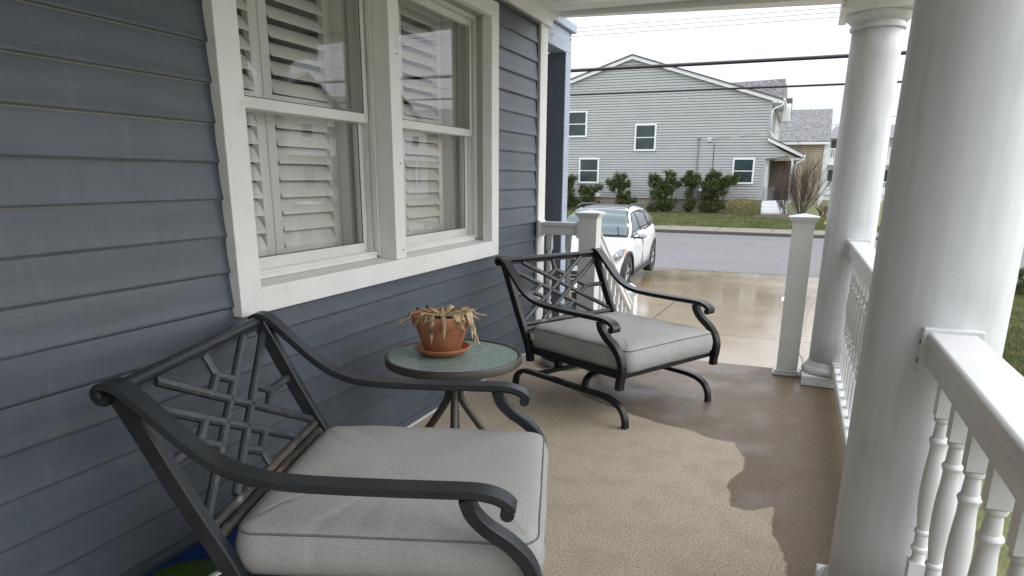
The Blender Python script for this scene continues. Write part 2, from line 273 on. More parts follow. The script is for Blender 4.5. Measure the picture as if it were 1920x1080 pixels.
# ------------------------------------------------------------------ mesh helpers
class MB:
    def __init__(s): s.v = []; s.f = []
    def add(s, vs_, fs_):
        b = len(s.v); s.v += [tuple(p) for p in vs_]; s.f += [tuple(i+b for i in f) for f in fs_]; return s
    def box(s, x0, x1, y0, y1, z0, z1):
        return s.add([(x0, y0, z0), (x1, y0, z0), (x1, y1, z0), (x0, y1, z0), (x0, y0, z1), (x1, y0, z1), (x1, y1, z1), (x0, y1, z1)],
                     [(0, 3, 2, 1), (4, 5, 6, 7), (0, 1, 5, 4), (1, 2, 6, 5), (2, 3, 7, 6), (3, 0, 4, 7)])
    def prism(s, poly, axis, a, b):
        # poly: 2D points in the two remaining axes; axis: 'x','y','z'
        n = len(poly)
        def P(p, t): return {'x': (t, p[0], p[1]), 'y': (p[0], t, p[1]), 'z': (p[0], p[1], t)}[axis]
        return s.add([P(p, a) for p in poly]+[P(p, b) for p in poly],
                     [tuple(range(n))[::-1], tuple(range(n, 2*n))]+[(i, (i+1) % n, n+(i+1) % n, n+i) for i in range(n)])
    def sweep(s, path, prof, up=Vector((0, 0, 1)), cap=True, scales=None):
        # path of 3D points, prof of (a,b): a along side, b along normal
        path = [Vector(p) for p in path]; n = len(prof); rings = []
        for i, p in enumerate(path):
            t = (path[min(i+1, len(path)-1)]-path[max(i-1, 0)]).normalized()
            side = up.cross(t)
            side = side.normalized() if side.length > 1e-5 else Vector((1, 0, 0))
            nn = t.cross(side).normalized(); k = scales[i] if scales else 1
            rings.append([p+side*a*k+nn*b*k for a, b in prof])
        vs_ = [q for r in rings for q in r]; fs_ = []
        for i in range(len(path)-1):
            for j in range(n): fs_.append((i*n+j, i*n+(j+1) % n, (i+1)*n+(j+1) % n, (i+1)*n+j))
        if cap: fs_ += [tuple(range(n))[::-1], tuple((len(path)-1)*n+j for j in range(n))]
        return s.add(vs_, fs_)
    def sweep_s(s, path, prof, side, cap=True):
        # planar path with a fixed side vector
        path = [Vector(p) for p in path]; n = len(prof); side = Vector(side); vs_ = []
        for i, p in enumerate(path):
            t = (path[min(i+1, len(path)-1)]-path[max(i-1, 0)]).normalized(); nn = side.cross(t).normalized()
            vs_ += [p+side*a+nn*b for a, b in prof]
        fs_ = []
        for i in range(len(path)-1):
            for j in range(n): fs_.append((i*n+j, i*n+(j+1) % n, (i+1)*n+(j+1) % n, (i+1)*n+j))
        if cap: fs_ += [tuple(range(n))[::-1], tuple((len(path)-1)*n+j for j in range(n))]
        return s.add(vs_, fs_)
    def tube(s, path, r, seg=8, scales=None, cap=True):
        prof = [(r*math.cos(2*math.pi*k/seg), r*math.sin(2*math.pi*k/seg)) for k in range(seg)]
        d = Vector(path[-1])-Vector(path[0])
        up = Vector((0, 0, 1)) if abs(d.normalized().z) < .9 else Vector((.3, 1, 0)).normalized()
        return s.sweep(path, prof, up, cap, scales)
    def lathe(s, prof, cx, cy, seg=32, rot=0, cap=True):
        # prof: (z, r)
        vs_ = [(cx+r*math.cos(2*math.pi*k/seg+rot), cy+r*math.sin(2*math.pi*k/seg+rot), z) for z, r in prof for k in range(seg)]
        fs_ = [(i*seg+k, i*seg+(k+1) % seg, (i+1)*seg+(k+1) % seg, (i+1)*seg+k) for i in range(len(prof)-1) for k in range(seg)]
        if cap: fs_ += [tuple(range(seg))[::-1], tuple((len(prof)-1)*seg+k for k in range(seg))]
        return s.add(vs_, fs_)
    def build(s, name, m, parent=None, smooth=False, bevel=0, seg=2, kind=None, local=False, autos=None):
        off = Vector((0, 0, 0))
        if parent and not local: off = WPOS[parent.name]
        me = bpy.data.meshes.new(name); me.from_pydata([(p[0]-off.x, p[1]-off.y, p[2]-off.z) for p in s.v], [], s.f); me.update()
        bm = bmesh.new(); bm.from_mesh(me); bmesh.ops.recalc_face_normals(bm, faces=bm.faces); bm.to_mesh(me); bm.free()
        o = bpy.data.objects.new(name, me); COL.objects.link(o); me.materials.append(m)
        if smooth: me.polygons.foreach_set('use_smooth', [True]*len(me.polygons))
        if autos:
            me.polygons.foreach_set('use_smooth', [True]*len(me.polygons))
            try: me.set_sharp_from_angle(angle=R_(autos))
            except Exception: pass
        if bevel:
            b = o.modifiers.new('bevel', 'BEVEL'); b.width = bevel; b.segments = seg; b.limit_method = 'ANGLE'; b.angle_limit = R_(40); b.harden_normals = False
        if parent: o.parent = parent
        WPOS[o.name] = off if parent else Vector((0, 0, 0))
        if kind: o['kind'] = kind
        return o
WPOS = {}
def tag(o, label=None, cat=None, group=None, kind=None):
    if label: o['label'] = label
    if cat: o['category'] = cat
    if group: o['group'] = group
    if kind: o['kind'] = kind
    return o
def thing(name, loc, label, cat, group=None, rz=0):
    e = bpy.data.objects.new(name, None); COL.objects.link(e); e.location = loc; e.rotation_euler = (0, 0, rz); e.empty_display_size = .1
    WPOS[e.name] = Vector(loc); return tag(e, label, cat, group)
def struct(name, mb, m, **k):
    o = mb.build(name, m, **k); o['kind'] = 'structure'; return o
def copyobj(o, parent, delta=(0, 0, 0)):
    c = o.copy(); COL.objects.link(c); c.parent = parent; c.location = Vector(o.location)+Vector(delta); WPOS[c.name] = WPOS[o.name]; return c
def smoothpath(pts, n=6):
    # Catmull-Rom through points
    P = [Vector(p) for p in pts]; P = [2*P[0]-P[1]]+P+[2*P[-1]-P[-2]]; out = []
    for i in range(1, len(P)-2):
        for k in range(n):
            t = k/n; a, b, c, d = P[i-1:i+3]
            out.append(.5*((2*b)+(c-a)*t+(2*a-5*b+4*c-d)*t*t+(3*b-a-3*c+d)*t**3))
    out.append(P[-2]); return out

# ------------------------------------------------------------------ terrain
def hz(y):
    if y < 5.7: return -.72
    if y < 18.25: return -.72-.0319*(y-5.7)
    return -1.12
def lawn_z(y):
    if y < 33.3: return -.985
    return -.985+min(1, (y-33.3)/8.5)*.24
def grid(x0, x1, y0, y1, fz, nx=2, ny=2, dz=0):
    g = MB(); g.v = [(x0+(x1-x0)*i/nx, y0+(y1-y0)*j/ny, fz(y0+(y1-y0)*j/ny)+dz) for j in range(ny+1) for i in range(nx+1)]
    g.f = [(j*(nx+1)+i, j*(nx+1)+i+1, (j+1)*(nx+1)+i+1, (j+1)*(nx+1)+i) for j in range(ny) for i in range(nx)]; return g
g = MB(); ys = [-200, 5.7, 18.25, 30.7, 33.3, 41.8, 400]
g.v = [(x, y, (hz(y) if y < 31 else (lawn_z(y)-.03))-.06) for y in ys for x in (-300, 300)]
g.f = [(2*i, 2*i+1, 2*i+3, 2*i+2) for i in range(len(ys)-1)]
struct('ground', g, M['grass'])
struct('street', grid(-150, 150.0, 18.25, 30.7, hz, 40, 6), M['asphalt'])
struct('side_street', grid(14.0, 22.0, -100, 18.2, lambda y: hz(y), 8, 60, .008), M['asphalt'])
# near lawn right of the driveway, with the slope of the lot
struct('side_lawn', grid(.93, 13.6, -30, 18.0, hz, 6, 60, .012), M['grass'])
struct('front_lawn', grid(-120, 13.6, 33.3, 41.9, lawn_z, 4, 8), M['grass'])
struct('back_lawn', grid(-120, 60, 41.9, 120, lawn_z, 4, 8), M['grass'])
# driveway slabs
drv = struct('driveway', grid(-9.4, .9, 4.9, 18.2, hz, 2, 20, -.02), M['gutter'])
xs_ = [-9.4, -5.6, -1.875, .9]; ys_ = [4.9, 9.35, 14.95, 18.2]
for i in range(3):
    for j in range(3):
        s = grid(xs_[i]+.018, xs_[i+1]-.018, ys_[j]+.012, ys_[j+1]-.012, hz, 1, 1)
        b = MB(); b.v = s.v+[(x, y, z-.1) for x, y, z in s.v]; b.f = s.f+[(0, 1, 5, 4), (1, 3, 7, 5), (3, 2, 6, 7), (2, 0, 4, 6)]
        # split long slopes so that the surface follows the grade break
        b.build('slab', M['drive'], drv, bevel=.006)
# kerb + sidewalk across the street
kerb = struct('kerb', MB().box(-90, 13.6, 30.7, 30.86, -1.2, -.985), M['gutter'], bevel=.015)
walk = struct('sidewalk', MB().box(-90, 13.6, 30.87, 33.25, -1.2, -1.02), M['gutter'])
for k in range(26):
    x0 = -44.1+k*2.27
    MB().box(x0+.02, x0+2.25, 30.875, 33.24, -1.1, -.985+random.uniform(-.006, .006)).build('slab', M['kerb'], walk, bevel=.01)
struct('near_kerb', MB().box(.95, 13.6, 18.02, 18.24, -1.3, -1.0), M['kerb'], bevel=.01)
tag(bpy.data.objects['near_kerb'], kind='structure')

# grass blades
def blades(name, region, n, h, wdt, zf):
    b = MB()
    for _ in range(n):
        x, y = region(); a = random.uniform(0, math.pi*2); hh = h*random.uniform(.5, 1.2); dx, dy = math.cos(a)*wdt, math.sin(a)*wdt
        lx, ly = random.uniform(-.5, .5)*hh, random.uniform(-.5, .5)*hh; z = zf(y)
        i = len(b.v); b.v += [(x-dx, y-dy, z), (x+dx, y+dy, z), (x+lx, y+ly, z+hh)]; b.f.append((i, i+1, i+2))
    me = bpy.data.meshes.new(name); me.from_pydata(b.v, [], b.f); me.update(); me.materials.append(M['blade'])
    o = bpy.data.objects.new(name, me); COL.objects.link(o); o['kind'] = 'stuff'; return o
def reg_near():
    y = random.uniform(6.0, 17.5); t = y/10.1; x = random.uniform(1.9, 3.9)*t; return min(x, 13.5), y
o = blades('short_grass', reg_near, 90000, .055, .006, lambda y: hz(y)+.01); tag(o, 'short patchy green grass beside the porch right of the columns', 'grass')
def reg_far():
    y = random.uniform(33.4, 41.6); return random.uniform(-15, 3.5), y
o = blades('lawn_grass', reg_far, 120000, .07, .014, lambda y: lawn_z(y)-.002); tag(o, 'mown green lawn in front of the sage grey house', 'grass')

# ------------------------------------------------------------------ the blue house (near wall)
XW = -1.688           # wall plane behind siding; siding lips reach -1.674
CORN = 4.52           # corner board begins
house = thing('blue_house', (XW, 2, 0), 'slate blue clapboard house wall with white framed double window beside the porch', 'house')
EX = .1143
SEAMS = {-8: (1.87,), -7: (1.90, 3.05), -6: (1.86,), -5: (2.62,), -3: (.62,), 2: (.95,), 5: (1.38,), -10: (2.2,), 0: (4.1,)}
def siding_board(y0, y1, z0, root, m, h=EX, lift=0):
    k_ = round((z0-1.2385)/EX)
    if not lift:
        for ys in SEAMS.get(k_, ()):
            if y0+.1 < ys < y1-.1:
                siding_board(y0, ys+.012, z0, root, m, h, .0022); y0 = ys
    prof = [(-.008, h+.006), (-.008, h-.004), (.0015, h-.0055), (.0045, h*.8), (.0075, h*.45), (.0115, h*.12), (.0135, .006), (.0135, .0015), (.0115, -.0015), (.002, -.001), (.002, .004)]
    b = MB(); n = max(2, int((y1-y0)/.35)); ph = random.uniform(0, 6)
    for i in range(n+1):
        y = y0+(y1-y0)*i/n; wv = .0011*math.sin(y*2.3+ph)
        b.v += [(XW+p+lift+wv*(1 if p > .003 else 0), y, z0+q+.0008*math.sin(y*1.7+ph*2)) for p, q in prof]
    k = len(prof)
    for i in range(n):
        for j in range(k-1): b.f.append((i*k+j, i*k+j+1, (i+1)*k+j+1, (i+1)*k+j))
    b.f += [tuple(range(k)), tuple(n*k+j for j in range(k))[::-1]]
    return b.build('siding_board', m, root, autos=35)
WY0, WY1, WZ0, WZ1 = 1.682, 3.783, .748, 2.124      # window trim outside
for k in range(-11, 9):
    z0 = 1.2385+EX*k
    ztop = z0+EX
    if z0 < -.02 and z0 < -.12: continue
    top_h = EX if ztop < 2.2 else 2.2-z0
    if ztop < .834:
        siding_board(-4.0, 4.488, z0, house, M['siding'])
    elif z0 > 2.06:
        siding_board(-4.0, 4.488, z0, house, M['siding'], min(EX, 2.24-z0))
    else:
        siding_board(-4.0, WY0+.012, z0, house, M['siding']); siding_board(WY1-.012, 4.488, z0, house, M['siding'])
# backing wall with window hole
b = MB()
b.box(XW-.16, XW-.002, -4, 1.78, -.7, 2.9); b.box(XW-.16, XW-.002, 3.685, 4.62, -.7, 2.9)
b.box(XW-.16, XW-.002, 1.78, 3.685, -.7, .83); b.box(XW-.16, XW-.002, 1.78, 3.685, 2.045, 2.9)
b.build('wall', M['dark_room'], house)
# the rest of the house behind: front face and interior room
MB().box(-9, XW-.16, 4.46, 4.62, -.7, 5.4).build('front_wall', M['siding'], house)
MB().box(-5.2, -5.0, -4, 4.46, -.7, 2.9).build('back_wall', M['dark_room'], house)
MB().box(-5.0, XW-.16, -4, 4.46, -.1, 0).build('room_floor', M['door_brown'], house)
MB().box(-5.0, XW-.16, -4, 4.46, 2.4, 2.5).build('room_ceiling', M['dark_room'], house)
MB().box(-5.0, XW, -4.2, -4, -.7, 2.9).build('end_wall', M['dark_room'], house)
# corner board, J channel, base flashing, frieze
MB().box(XW-.02, -1.664, 4.512, 4.648, -.72, 2.19).build('corner_board', M['white'], house, bevel=.004)
MB().box(XW-.001, -1.676, 4.489, 4.511, -.02, 2.19).build('corner_channel', M['gasket'], house)
b = MB(); b.box(XW, -1.660, -4, 4.50, .001, .009); b.build('base_flashing', M['white'], house, bevel=.002)
MB().box(XW, -1.668, -4, 4.50, .0095, .040).build('starter_strip', M['siding'], house, bevel=.002)
b = MB(); b.prism([(XW, 2.165), (-1.640, 2.160), (-1.636, 2.20), (-1.60, 2.215), (-1.60, 2.26), (XW, 2.26)], 'y', -4, 4.66)
b.build('frieze_board', M['cream'], house, bevel=.002)
MB().box(XW+.001, -1.668, -4, 4.50, 2.148, 2.166).build('frieze_channel', M['gasket'], house)
# beam and pier beyond the corner (entry recess)
MB().box(-1.80, -1.668, 4.655, 5.165, 2.071, 2.215).build('entry_beam', M['beam'], house, bevel=.004)
b = MB(); b.box(-1.80, -1.640, 4.655, 5.205, 2.217, 2.275); b.build('entry_fascia', M['beam'], house, bevel=.004)
b = MB().box(-2.35, -1.678, 5.05, 5.165, -.72, 2.07); b.build('entry_pier', M['pier'], house, bevel=.004)
MB().box(-1.6775, -1.668, 5.048, 5.167, -.72, 2.07).build('pier_lit_face', M['beam'], house, bevel=.002)  # no separate board: the pier's lit side, put in as paler colour
for (y, z) in ((4.73, 2.13), (5.12, 2.20), (5.13, 2.165)):
    MB().box(-1.668, -1.665, y-.006, y+.006, z-.006, z+.006).build('screw_head', M['screw'], house)
# house roof above the porch wall (keeps the sky off the room)
MB().box(-9, XW+.02, -4.2, 4.62, 2.9, 3.1).build('upper_floor', M['dark_room'], house)

# window -------------------------------------------------------------
win = bpy.data.objects.new('window', None); COL.objects.link(win); win.parent = house; WPOS['window'] = WPOS[house.name]
XF = -1.645
def trim(pts, name='trim_board'):
    b = MB(); n = len(pts); b.prism(pts, 'x', XF-.04, XF); return b.build(name, M['cream'], win, bevel=.0025)
i0, i1, j0, j1 = 1.781, 3.684, .834, 2.044
g_ = .0006
trim([(WY0, WZ0+g_), (i0, j0+g_), (i0, j1-g_), (WY0, WZ1-g_)])
trim([(WY1, WZ0+g_), (WY1, WZ1-g_), (i1, j1-g_), (i1, j0+g_)])
trim([(WY0+g_, WZ0), (WY1-g_, WZ0), (i1-g_, j0), (i0+g_, j0)])
trim([(WY0+g_, WZ1), (i0+g_, j1), (i1-g_, j1), (WY1-g_, WZ1)])
# inner reveal: sill, head and jamb linings
MB().add([(XF-.006, i0, j0-.001), (XF-.006, i1, j0-.001), (-1.85, i1, j0+.014), (-1.85, i0, j0+.014), (XF-.006, i0, j0-.02), (XF-.006, i1, j0-.02), (-1.85, i1, j0-.02), (-1.85, i0, j0-.02)],
         [(0, 1, 2, 3), (4, 7, 6, 5), (0, 4, 5, 1), (1, 5, 6, 2), (2, 6, 7, 3), (3, 7, 4, 0)]).build('sill', M['cream'], win)
MB().box(-1.85, XF-.006, i0-.015, i1+.015, j1+.002, j1+.02).build('head_lining', M['cream'], win)
for y0, y1 in ((i0-.02, i0-.002), (i1+.002, i1+.02)):
    MB().box(-1.85, XF-.0055, y0, y1, j0-.02, j1+.0015).build('jamb', M['cream'], win)
for y in (i0+.002, i1-.005):
    MB().box(-1.70, -1.655, y, y+.003, j0, j1).build('jamb_stop', M['cream'], win)
# mullion post
my0, my1 = 2.652, 2.738
MB().box(-1.85, -1.655, my0, my1, j0+.001, j1).build('mullion', M['cream'], win, bevel=.003)
for z in (.87, 1.25, 1.7): MB().box(-1.655, -1.6535, my0+.055, my0+.062, z, z+.007).build('nail_head', M['screw'], win)
# sashes for both units
def unit(y0, y1):
    # outer vinyl frame with stepped tracks
    fr = MB()
    for d, xa, xb in ((.0, -1.752, -1.735), (.0, -1.80, -1.783)):
        pass
    for (xa, xb, t) in ((-1.765, -1.737, .016), (-1.80, -1.766, .024), (-1.85, -1.801, .012)):
        fr.box(xa, xb, y0, y0+t, j0+.012, j1); fr.box(xa, xb, y1-t, y1, j0+.012, j1); fr.box(xa, xb, y0+t, y1-t, j1-t*1.3, j1); fr.box(xa, xb, y0+t, y1-t, j0+.008, j0+.008+t*1.1)
    for xa in (-1.748, -1.775, -1.792):
        fr.box(xa, xa+.004, y0+.016, y1-.016, j0+.02, j0+.036)
        for yy in (y0+.018, y1-.022): fr.box(xa, xa+.004, yy, yy+.004, j0+.03, j1-.02)
    fr.build('window_frame', M['white'], win, bevel=.0015)
    zm = 1.44
    # upper (outer) sash
    def sash(xa, xb, za, zb, stile, bot, top, name='sash'):
        a, c = y0+.024, y1-.024
        s = MB(); s.box(xa, xb, a, a+stile, za, zb); s.box(xa, xb, c-stile, c, za, zb); s.box(xa, xb, a+stile, c-stile, za, za+bot); s.box(xa, xb, a+stile, c-stile, zb-top, zb)
        s.build(name, M['white'], win, bevel=.003)
        xm = (xa+xb)/2
        g = MB(); g.box(xb-.006, xb-.003, a+stile, a+stile+.004, za+bot, zb-top); g.box(xb-.006, xb-.003, c-stile-.004, c-stile, za+bot, zb-top); g.box(xb-.006, xb-.003, a+stile+.004, c-stile-.004, za+bot, za+bot+.003)
        g.build('gasket', M['gasket'], win)
        MB().box(xm-.002, xm+.002, a+stile-.002, c-stile+.002, za+bot-.002, zb-top+.002).build('pane', M['pane'], win)
    sash(-1.783, -1.757, 1.418, j1-.022, .026, .038, .034)
    sash(-1.822, -1.788, j0+.035, 1.452, .030, .040, .034)
    # shadowed track cover + keeper on the right jamb below the meeting rail
    MB().box(-1.786, -1.766, y1-.030, y1-.0245, j0+.028, .95).build('track_cover', M['white'], win)
    t = MB(); t.box(-1.760, -1.742, y1-.075, y1-.03, j0+.027, j0+.034); t.box(-1.752, -1.748, y1-.05, y1-.046, j0+.034, j0+.05); t.build('sash_latch', M['white'], win)
    # weep caps and a smear of dirt in the corners
    for yy in (y0+.02, y1-.034): MB().box(-1.7365, -1.733, yy, yy+.014, j0+.012, j0+.02).build('weep_cover', M['screw'], win)
unit(i0+.001, my0-.001); unit(my1+.001, i1-.001)
for z in (1.05, 1.82): MB().box(-1.70, -1.694, i1-.0035, i1-.001, z, z+.006).build('nail_head', M['screw'], win)

# plantation shutters inside
def shutter(y0, y1, label, edge=None):
    t = thing('window_shutter', (-1.93, (y0+y1)/2, j0-.03), label, 'shutter', 'white plantation shutters behind the double window')
    xa, xb = -1.945, -1.915; st = .048
    zb, zt = .80, 2.09
    for yy in (y0, y1-st): MB().box(xa, xb, yy, yy+st, zb, zt).build('stile', M['shutter'], t, bevel=.003)
    for za, zc in ((zb, .915), (1.425, 1.50), (zt-.07, zt)): MB().box(xa, xb, y0+st+.0005, y1-st-.0005, za, zc).build('rail', M['shutter'], t, bevel=.003)
    def louv(z, tilt):
        prof = [(.0375*math.cos(a)*1.0, .0055*math.sin(a)) for a in [2*math.pi*k/12 for k in range(12)]]
        c, s = math.cos(tilt), math.sin(tilt)
        poly = [(-1.93+p*c-q*s, z+p*s+q*c) for p, q in prof]
        MB().prism(poly, 'y', y0+st+.004, y1-st-.004).build('louver', M['shutter'], t, autos=50)
    z = .947
    while z < 1.41: louv(z, R_(-58)+random.uniform(-.03, .03)); z += .066
    z = 1.533
    while z < 2.0: louv(z, R_(-51)+random.uniform(-.03, .03)); z += .066
    if edge: MB().box(-1.975, -1.862, *edge, .79, 2.10).build('side_frame', M['shutter'], t)
    MB().box(xb-.001, xb+.012, y0+.018, y0+.03, .87, .88).build('knob', M['shutter'], t)
    return t
shutter(1.74, 2.172, 'white louvered shutter panel behind the left sash, nearest the camera')
shutter(2.176, 2.61, 'white louvered shutter panel behind the left sash, next to the mullion', (2.612, 2.66))
shutter(2.78, 3.136, 'white louvered shutter panel behind the right sash, next to the mullion')
shutter(3.14, 3.60, 'white louvered shutter panel behind the right sash, farthest from the camera', (3.602, 3.70))

# ------------------------------------------------------------------ porch floor with wet stain
dry_poly = [(-3, -4), (.085, -4), (.085, .7), (.02, .95), (-.09, 1.15), (.03, 1.4), (.095, 1.75), (.087, 2.067), (.076, 2.198), (.033, 2.331), (.031, 2.547), (-.06, 2.471), (-.123, 2.49), (-.127, 2.576), (-.155, 2.69),
            (-.098, 2.862), (-.103, 2.985), (-.168, 3.161), (-.279, 3.172), (-.391, 3.255), (-.527, 3.278), (-.712, 3.371), (-.954, 3.507), (-1.12, 3.66), (-1.10, 3.95), (-1.22, 4.2), (-1.2, 4.7), (-3, 4.7)]
def sdist(x, y):
    ins = False; d = 9
    n = len(dry_poly)
    for i in range(n):
        x0, y0 = dry_poly[i]; x1, y1 = dry_poly[(i+1) % n]
        if (y0 > y) != (y1 > y) and x < (x1-x0)*(y-y0)/(y1-y0)+x0: ins = not ins
        vx, vy = x1-x0, y1-y0; t = max(0, min(1, ((x-x0)*vx+(y-y0)*vy)/(vx*vx+vy*vy))); d = min(d, math.hypot(x-x0-t*vx, y-y0-t*vy))
    return -d if ins else d
fx0, fx1, fy0, fy1 = XW, .50, .0, 4.63
nx, ny = 92, 190
fm = MB(); fm.v = [(fx0+(fx1-fx0)*i/nx, fy0+(fy1-fy0)*j/ny, 0) for j in range(ny+1) for i in range(nx+1)]
fm.f = [(j*(nx+1)+i, j*(nx+1)+i+1, (j+1)*(nx+1)+i+1, (j+1)*(nx+1)+i) for j in range(ny) for i in range(nx)]
fl = struct('porch_floor', fm, M['floor'])
at = fl.data.attributes.new('wet', 'FLOAT', 'POINT')
spots = []
vals = []
for (x, y, z) in fm.v:
    d = sdist(x, y); s_ = max(0, min(1, .5+d/.05))
    for sx, sy, sr in spots: s_ = max(s_, max(0, min(1, .75-(math.hypot(x-sx, y-sy)-sr)/.06)))
    vals.append(s_)
at.data.foreach_set('value', vals)
slab_o = struct('porch_slab', MB().box(XW, .498, -4.2, 4.628, -.14, -.004), M['concrete_pale'], bevel=.004)
f2 = struct('porch_floor_behind', MB().add([(fx0, -4.2, 0), (.50, -4.2, 0), (.50, -.0, 0), (fx0, -.0, 0)], [(0, 1, 2, 3)]), M['floor'])
struct('porch_foundation', MB().box(XW, .46, -4.2, 4.58, -.8, -.14), M['foundation'])
# steps down to the driveway
st = thing('porch_steps', (-.63, 4.63, -.72), 'pale concrete steps going down from the porch opening to the driveway', 'steps')
for k in range(3):
    z1 = -.18*(k+1)
    MB().box(-1.23, -.03, 4.632+.33*k, 4.632+.33*(k+1)-.002, -.72, z1).build('step', M['concrete_pale'], st, bevel=.008)

# ------------------------------------------------------------------ ceiling
ceil = struct('porch_ceiling', MB().box(XW, .62, -4.2, 4.80, 2.30, 2.55), M['white'])
k = 0; y = 4.66
while y > 1.2:
    MB().box(-1.60, .13, y-.122, y-.004, 2.252+.0006*(k % 3), 2.27).build('ceiling_board', M['cream'], ceil, bevel=.004); y -= .126; k += 1
MB().box(-1.60, .60, -4.2, y+.12, 2.252, 2.27).build('ceiling_board', M['cream'], ceil)
MB().box(XW+.01, .62, -4.2, 4.75, 2.271, 2.299).build('ceiling_backing', M['gasket'], ceil)
# front edge strip (slightly skewed as in the photograph)
b = MB(); b.add([(-1.60, 4.665, 2.225), (.14, 4.70, 2.206), (.14, 4.86, 2.206), (-1.60, 4.715, 2.225), (-1.60, 4.665, 2.30), (.14, 4.70, 2.30), (.14, 4.86, 2.30), (-1.60, 4.715, 2.30)],
      [(0, 3, 2, 1), (4, 5, 6, 7), (0, 1, 5, 4), (1, 2, 6, 5), (2, 3, 7, 6), (3, 0, 4, 7)])
b.build('edge_strip', M['cream'], ceil, bevel=.003)
beam = thing('porch_beam', (.29, 1.9, 2.09), 'cream boxed beam running along the tops of the round white columns', 'beam')
MB().box(.135, .455, -4.2, 4.80, 2.135, 2.299).build('beam_box', M['cream'], beam, bevel=.004)
MB().box(.10, .14, 4.30, 4.78, 2.075, 2.205).build('beam_end_trim', M['cream'], beam, bevel=.004)
roof = thing('porch_roof', (-.6, 0, 2.55), 'flat porch roof over the cream boarded ceiling', 'roof')
MB().box(XW, .75, -4.3, 4.86, 2.551, 2.66).build('roof_deck', M['shingle'], roof)
MB().box(.621, .66, -4.3, 4.86, 2.30, 2.55).build('gutter', M['white'], roof, bevel=.01)

# ------------------------------------------------------------------ columns
def column(cx, cy, label, r0, r1):
    t = thing('porch_column', (cx, cy, 0), label, 'column', 'round white porch columns')
    MB().box(cx-.17, cx+.17, cy-.17, cy+.17, .002, .062).build('plinth', M['column'], t, bevel=.004)
    MB().lathe([(.0625, r0+.015), (.066, r0+.030), (.078, r0+.036), (.094, r0+.032), (.104, r0+.018), (.108, r0+.012), (.116, r0+.012), (.12, r0+.006), (.128, r0+.004), (.134, r0)], cx, cy, 64).build('base_torus', M['column'], t, smooth=True)
    zs = [.1345, .3, .5, .7, .9, 1.1, 1.3, 1.5, 1.7, 1.85, 1.975]
    MB().lathe([(z, r0+(r1-r0)*((z-.13)/1.85)**1.6) for z in zs], cx, cy, 96).build('shaft', M['column'], t, smooth=True)
    MB().lathe([(1.9755, r1+.003), (1.979, r1+.011), (1.988, r1+.014), (1.997, r1+.011), (2.0, r1+.004), (2.012, r1+.004), (2.016, r1+.016), (2.022, r1+.02), (2.034, r1+.036), (2.048, r1+.042), (2.056, r1+.04)], cx, cy, 64).build('capital', M['column'], t, autos=40)
    MB().box(cx-.175, cx+.175, cy-.175, cy+.175, 2.0565, 2.134).build('abacus', M['cream'], t, bevel=.004)
    return t
column(.292, 4.455, 'round white column beside the newel post at the far right of the porch opening', .137, .126)
column(.335, 1.905, 'big round white column in the right foreground', .151, .140)
column(.335, -.75, 'round white column at the rear of the porch behind the viewer', .151, .140)

# ------------------------------------------------------------------ railings
BAL = [(.69, .0135), (.687, .0175), (.683, .0185), (.678, .0175), (.674, .013), (.655, .0145), (.64, .0155), (.636, .019), (.631, .0205), (.626, .019), (.62, .0165), (.60, .0165), (.575, .0185), (.545, .0205), (.51, .0215), (.475, .0205), (.445, .018), (.42, .015), (.41, .014), (.406, .0175), (.401, .018), (.396, .0145), (.375, .0145), (.366, .0155), (.362, .019), (.356, .019), (.352, .014), (.335, .0135), (.325, .0185)]
def baluster(cx, cy, root, zb, zt, m=None):
    m = m or M['rail_white']; h = .0185; b = MB()
    s = (zt-zb)/.65
    prof = [(zb+(z-.14)*s, r) for z, r in BAL][::-1]
    b.box(cx-h, cx+h, cy-h, cy+h, zb, prof[0][0]); b.box(cx-h, cx+h, cy-h, cy+h, prof[-1][0], zt)
    b.lathe(prof, cx, cy, 20, cap=False)
    return b.build('baluster', m, root, autos=32)
def railing_y(cx, y0, y1, label, zt=.869, first=None, sp=.155, group='white turned baluster railings'):
    t = thing('porch_railing', (cx, (y0+y1)/2, 0), label, 'railing', group)
    def rail(poly, name): MB().prism(poly, 'y', y0+.012, y1-.012).build(name, M['rail_white'], t, bevel=.003)
    rail([(cx-.05, zt-.005), (cx-.045, zt), (cx+.045, zt), (cx+.05, zt-.005), (cx+.05, zt-.026), (cx+.043, zt-.032), (cx+.043, zt-.08), (cx-.043, zt-.08), (cx-.043, zt-.032), (cx-.05, zt-.026)], 'top_rail')
    rail([(cx-.045, .085), (cx+.045, .085), (cx+.045, .135), (cx+.038, .14), (cx-.038, .14), (cx-.045, .135)], 'bottom_rail')
    for (yy, s) in ((y0, 1), (y1, -1)):
        ya, yb = sorted((yy, yy+s*.024))
        MB().box(cx-.060, cx+.060, ya, yb, zt-.095, zt+.009).build('mounting_bracket', M['rail_white'], t, bevel=.004)
        ya, yb = sorted((yy, yy+s*.02)); MB().box(cx-.055, cx+.055, ya, yb, .075, .152).build('mounting_bracket', M['rail_white'], t, bevel=.004)
        for z in (zt-.025, zt-.07): MB().box(cx-.062, cx-.0601, (ya+yb)/2-.004, (ya+yb)/2+.004, z-.004, z+.004).build('screw_head', M['screw'], t)
    y = first if first else y1-.09; proto = None
    while y > y0+.06:
        if proto is None: proto = baluster(cx, y, t, .1402, zt-.0803); py = y
        else: copyobj(proto, t, (0, y-py, 0))
        y -= sp
    return t
railing_y(.350, -.62, 1.765, 'white railing with turned balusters in front of the big column, bottom right', first=1.70)
railing_y(.330, 2.055, 4.325, 'white railing with turned balusters between the two round columns', zt=.866, first=4.255)
